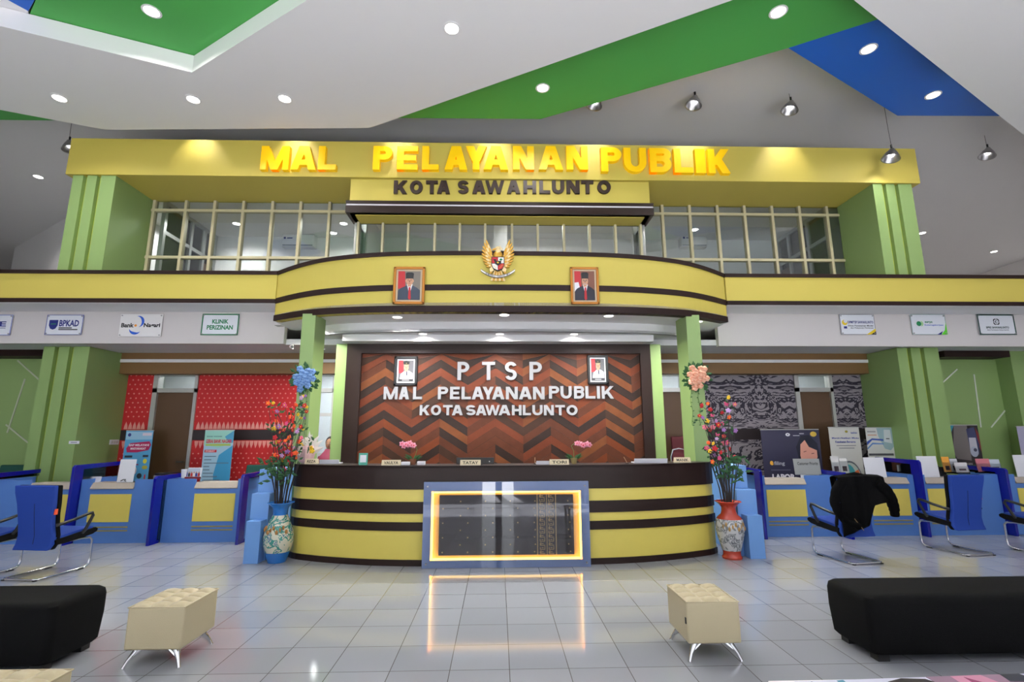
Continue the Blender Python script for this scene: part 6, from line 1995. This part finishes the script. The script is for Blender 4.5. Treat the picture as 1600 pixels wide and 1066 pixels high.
for s in (-1, 1):
    hx, hy, hz_ = px_ + s * .07, py_ - .30, hz - .525
    JJ = [((hx, hy, hz_), .024), ((hx - s * .01, hy - .05, hz_ - .003), .026)]
    EE = [(0, 1)]
    for k in range(4):
        b = len(JJ)
        L = (.045, .055, .05, .04)[k]
        JJ += [((hx - s * .03 + s * .018 * k, hy - .085, hz_ - .002), .009), ((hx - s * .032 + s * .019 * k, hy - .085 - L * .55, hz_ - .008), .008), ((hx - s * .032 + s * .019 * k, hy - .085 - L, hz_ - .024), .007)]
        EE += [(1, b), (b, b + 1), (b + 1, b + 2)]
    b = len(JJ)
    JJ += [((hx - s * .035, hy - .03, hz_ - .005), .010), ((hx - s * .055, hy - .06, hz_ - .014), .008)]
    EE += [(0, b), (b, b + 1)]
    skinned('hand', JJ, EE, pr_, SKIN, 1)
# chairs in the service space behind the counter
def rear_chair(label, x, y, zt_, mt):
    t = thing('staff_armchair', label, 'office chair', (x, y, 0))
    MB().m(mt).prism([(y - .03, .5), (y + .03, .5), (y + .10, zt_), (y + .04, zt_)], x - .23, x + .23, 'x').build('backrest', t, bevel=.025, seg=3)
    MB().m(mt).box(x - .24, x + .24, y - .46, y - .02, .42, .50).build('seat', t, bevel=.02)
    for s in (-1, 1): MB().m(CHROME).tube([(x + s * .27, y + .02, .62), (x + s * .27, y - .10, .70), (x + s * .27, y - .34, .70), (x + s * .27, y - .40, .6), (x + s * .25, y - .36, .44)], .014, 8).build('armrest', t, True)
    MB().m(BLACKP).tube([(x, y - .22, .42), (x, y - .22, .08)], .025, 10).build('gas_column', t)
    mb = MB().m(BLACKP)
    for k in range(5):
        a = k * 2 * PI / 5
        mb.tube([(x, y - .22, .09), (x + .26 * math.cos(a), y - .22 + .26 * math.sin(a), .03)], [.02, .014], 8)
    mb.build('star_base', t)
rc = at(1062, 682, 9.3)
rear_chair('dark red office chair behind the counter beside the right front pillar', rc.x + .1, 9.35, rc.z, mat('dark_red_fabric', (84, 14, 26), .7))
a = at(1056, 705, 8.74)
ty = 8.74
bk = MB().m(CHROME).tube([(a.x - .09, ty, .48), (a.x - .09, ty, 1.15), (a.x - .05, ty, 1.27), (a.x + .05, ty, 1.29), (a.x + .16, ty, 1.27), (a.x + .16, ty, .48)], .014, 10)
t = thing('staff_armchair', 'chair with a bent chrome tube back behind the name plate MANIK', 'office chair', (a.x, ty, 0))
bk.build('tube_back', t, True)
MB().m(MATS['dark_red_fabric']).box(a.x - .07, a.x + .14, ty - .01, ty + .01, .7, 1.22).build('back_pad', t, bevel=.01)
MB().m(MATS['dark_red_fabric']).box(a.x - .2, a.x + .25, ty - .4, ty, .42, .48).build('seat', t, bevel=.015)
for sx in (-.18, .23):
    for sy in (ty - .37, ty - .03): MB().m(CHROME).tube([(a.x + sx, sy, .42), (a.x + sx, sy, 0)], .012, 8).build('leg', t)
# stool for the seated person
t = thing('staff_stool', 'dark seat under the person in the pink top', 'office chair', (px_, py_ + .05, 0))
MB().m(BLACKP).box(px_ - .22, px_ + .22, py_ - .2, py_ + .2, hz - .90, hz - .82).build('seat', t, bevel=.02)
MB().m(BLACKP).tube([(px_, py_ + .02, 0), (px_, py_ + .02, hz - .88)], .03, 10).build('gas_column', t)
MB().m(BLACKP).lathe([(.22, 0), (.22, .02), (.05, .05)], (px_, py_ + .02, 0), 16).build('star_base', t)

# ================================================================ WALL FIXTURES
c = at(456, 540, 8.5)
t = thing('security_camera', 'small white bullet camera under the white band beside the curved balcony', 'security camera', (c.x, 8.5, 3.1))
MB().m(WHITE).tube([(c.x - .05, 8.66, 3.10), (c.x - .05, 8.66, 3.03), (c.x - .02, 8.6, 3.02)], .014, 8).build('bracket', t, True)
MB().m(WHITE).tube([(c.x - .06, 8.62, 3.05), (c.x + .02, 8.46, 3.02)], .03, 14).build('housing', t, True)
MB().m(BLACKP).tube([(c.x + .02, 8.46, 3.02), (c.x + .028, 8.445, 3.018)], .026, 14).build('lens', t, True)
for (x0, x1, lb) in ((444, 493, 'white wall air conditioner in the bright upper room'), (1061, 1103, 'white wall air conditioner in the dim upper room')):
    a, b_ = at(x0, 369, 11.8), at(x1, 388, 11.8)
    t = thing('air_conditioner', lb, 'air conditioner', ((a.x + b_.x) / 2, 11.8, b_.z), 'wall air conditioners upstairs')
    MB().m(WHITE).box(a.x, b_.x, 11.68, 11.9, b_.z, a.z).build('housing', t, bevel=.02, seg=3)
    MB().m(flat('vent_grey', (150, 152, 156))).box(a.x + .03, b_.x - .03, 11.675, 11.70, b_.z + .02, b_.z + .045).build('vent', t)
    MB().m(NAVYI).box(a.x + .05, a.x + .10, 11.675, 11.69, a.z - .12, a.z - .07).box(a.x + .13, a.x + .26, 11.675, 11.69, a.z - .11, a.z - .085).build('badge', t)
for (px, py, Y, w, h, lb) in ((115.5, 691.5, 8.85, .17, .05, 'white label plate on the front of the left green column'), (178, 691, 9.4, .0, .09, 'white double switch plate on the inner face of the left green column')):
    if w:
        p = at(px, py, Y)
        t = thing('wall_label', lb, 'label', (p.x, Y, p.z))
        MB().m(PAPER).box(p.x - w / 2, p.x + w / 2, Y, 8.862, p.z - h / 2, p.z + h / 2).build('plate', t)
        MB().m(flat('label_print', (140, 142, 148))).box(p.x - w * .3, p.x + w * .3, Y - .002, Y, p.z - .008, p.z + .006).build('print', t)
    else:
        d = ray(px, py); s = -7.2 / d.x; p = CAM + d * s
        t = thing('light_switch', lb, 'switch', (p.x, p.y, p.z))
        MB().m(PAPER).box(-7.201, -7.19, p.y - .11, p.y + .11, p.z - .045, p.z + .045).build('plate', t)
        for k in (-1, 0, 1): MB().m(flat('switch_grey', (200, 196, 194))).box(-7.19, -7.184, p.y + k * .06 - .022, p.y + k * .06 + .022, p.z - .025, p.z + .025).build('rocker', t)

SC.render.film_transparent = False
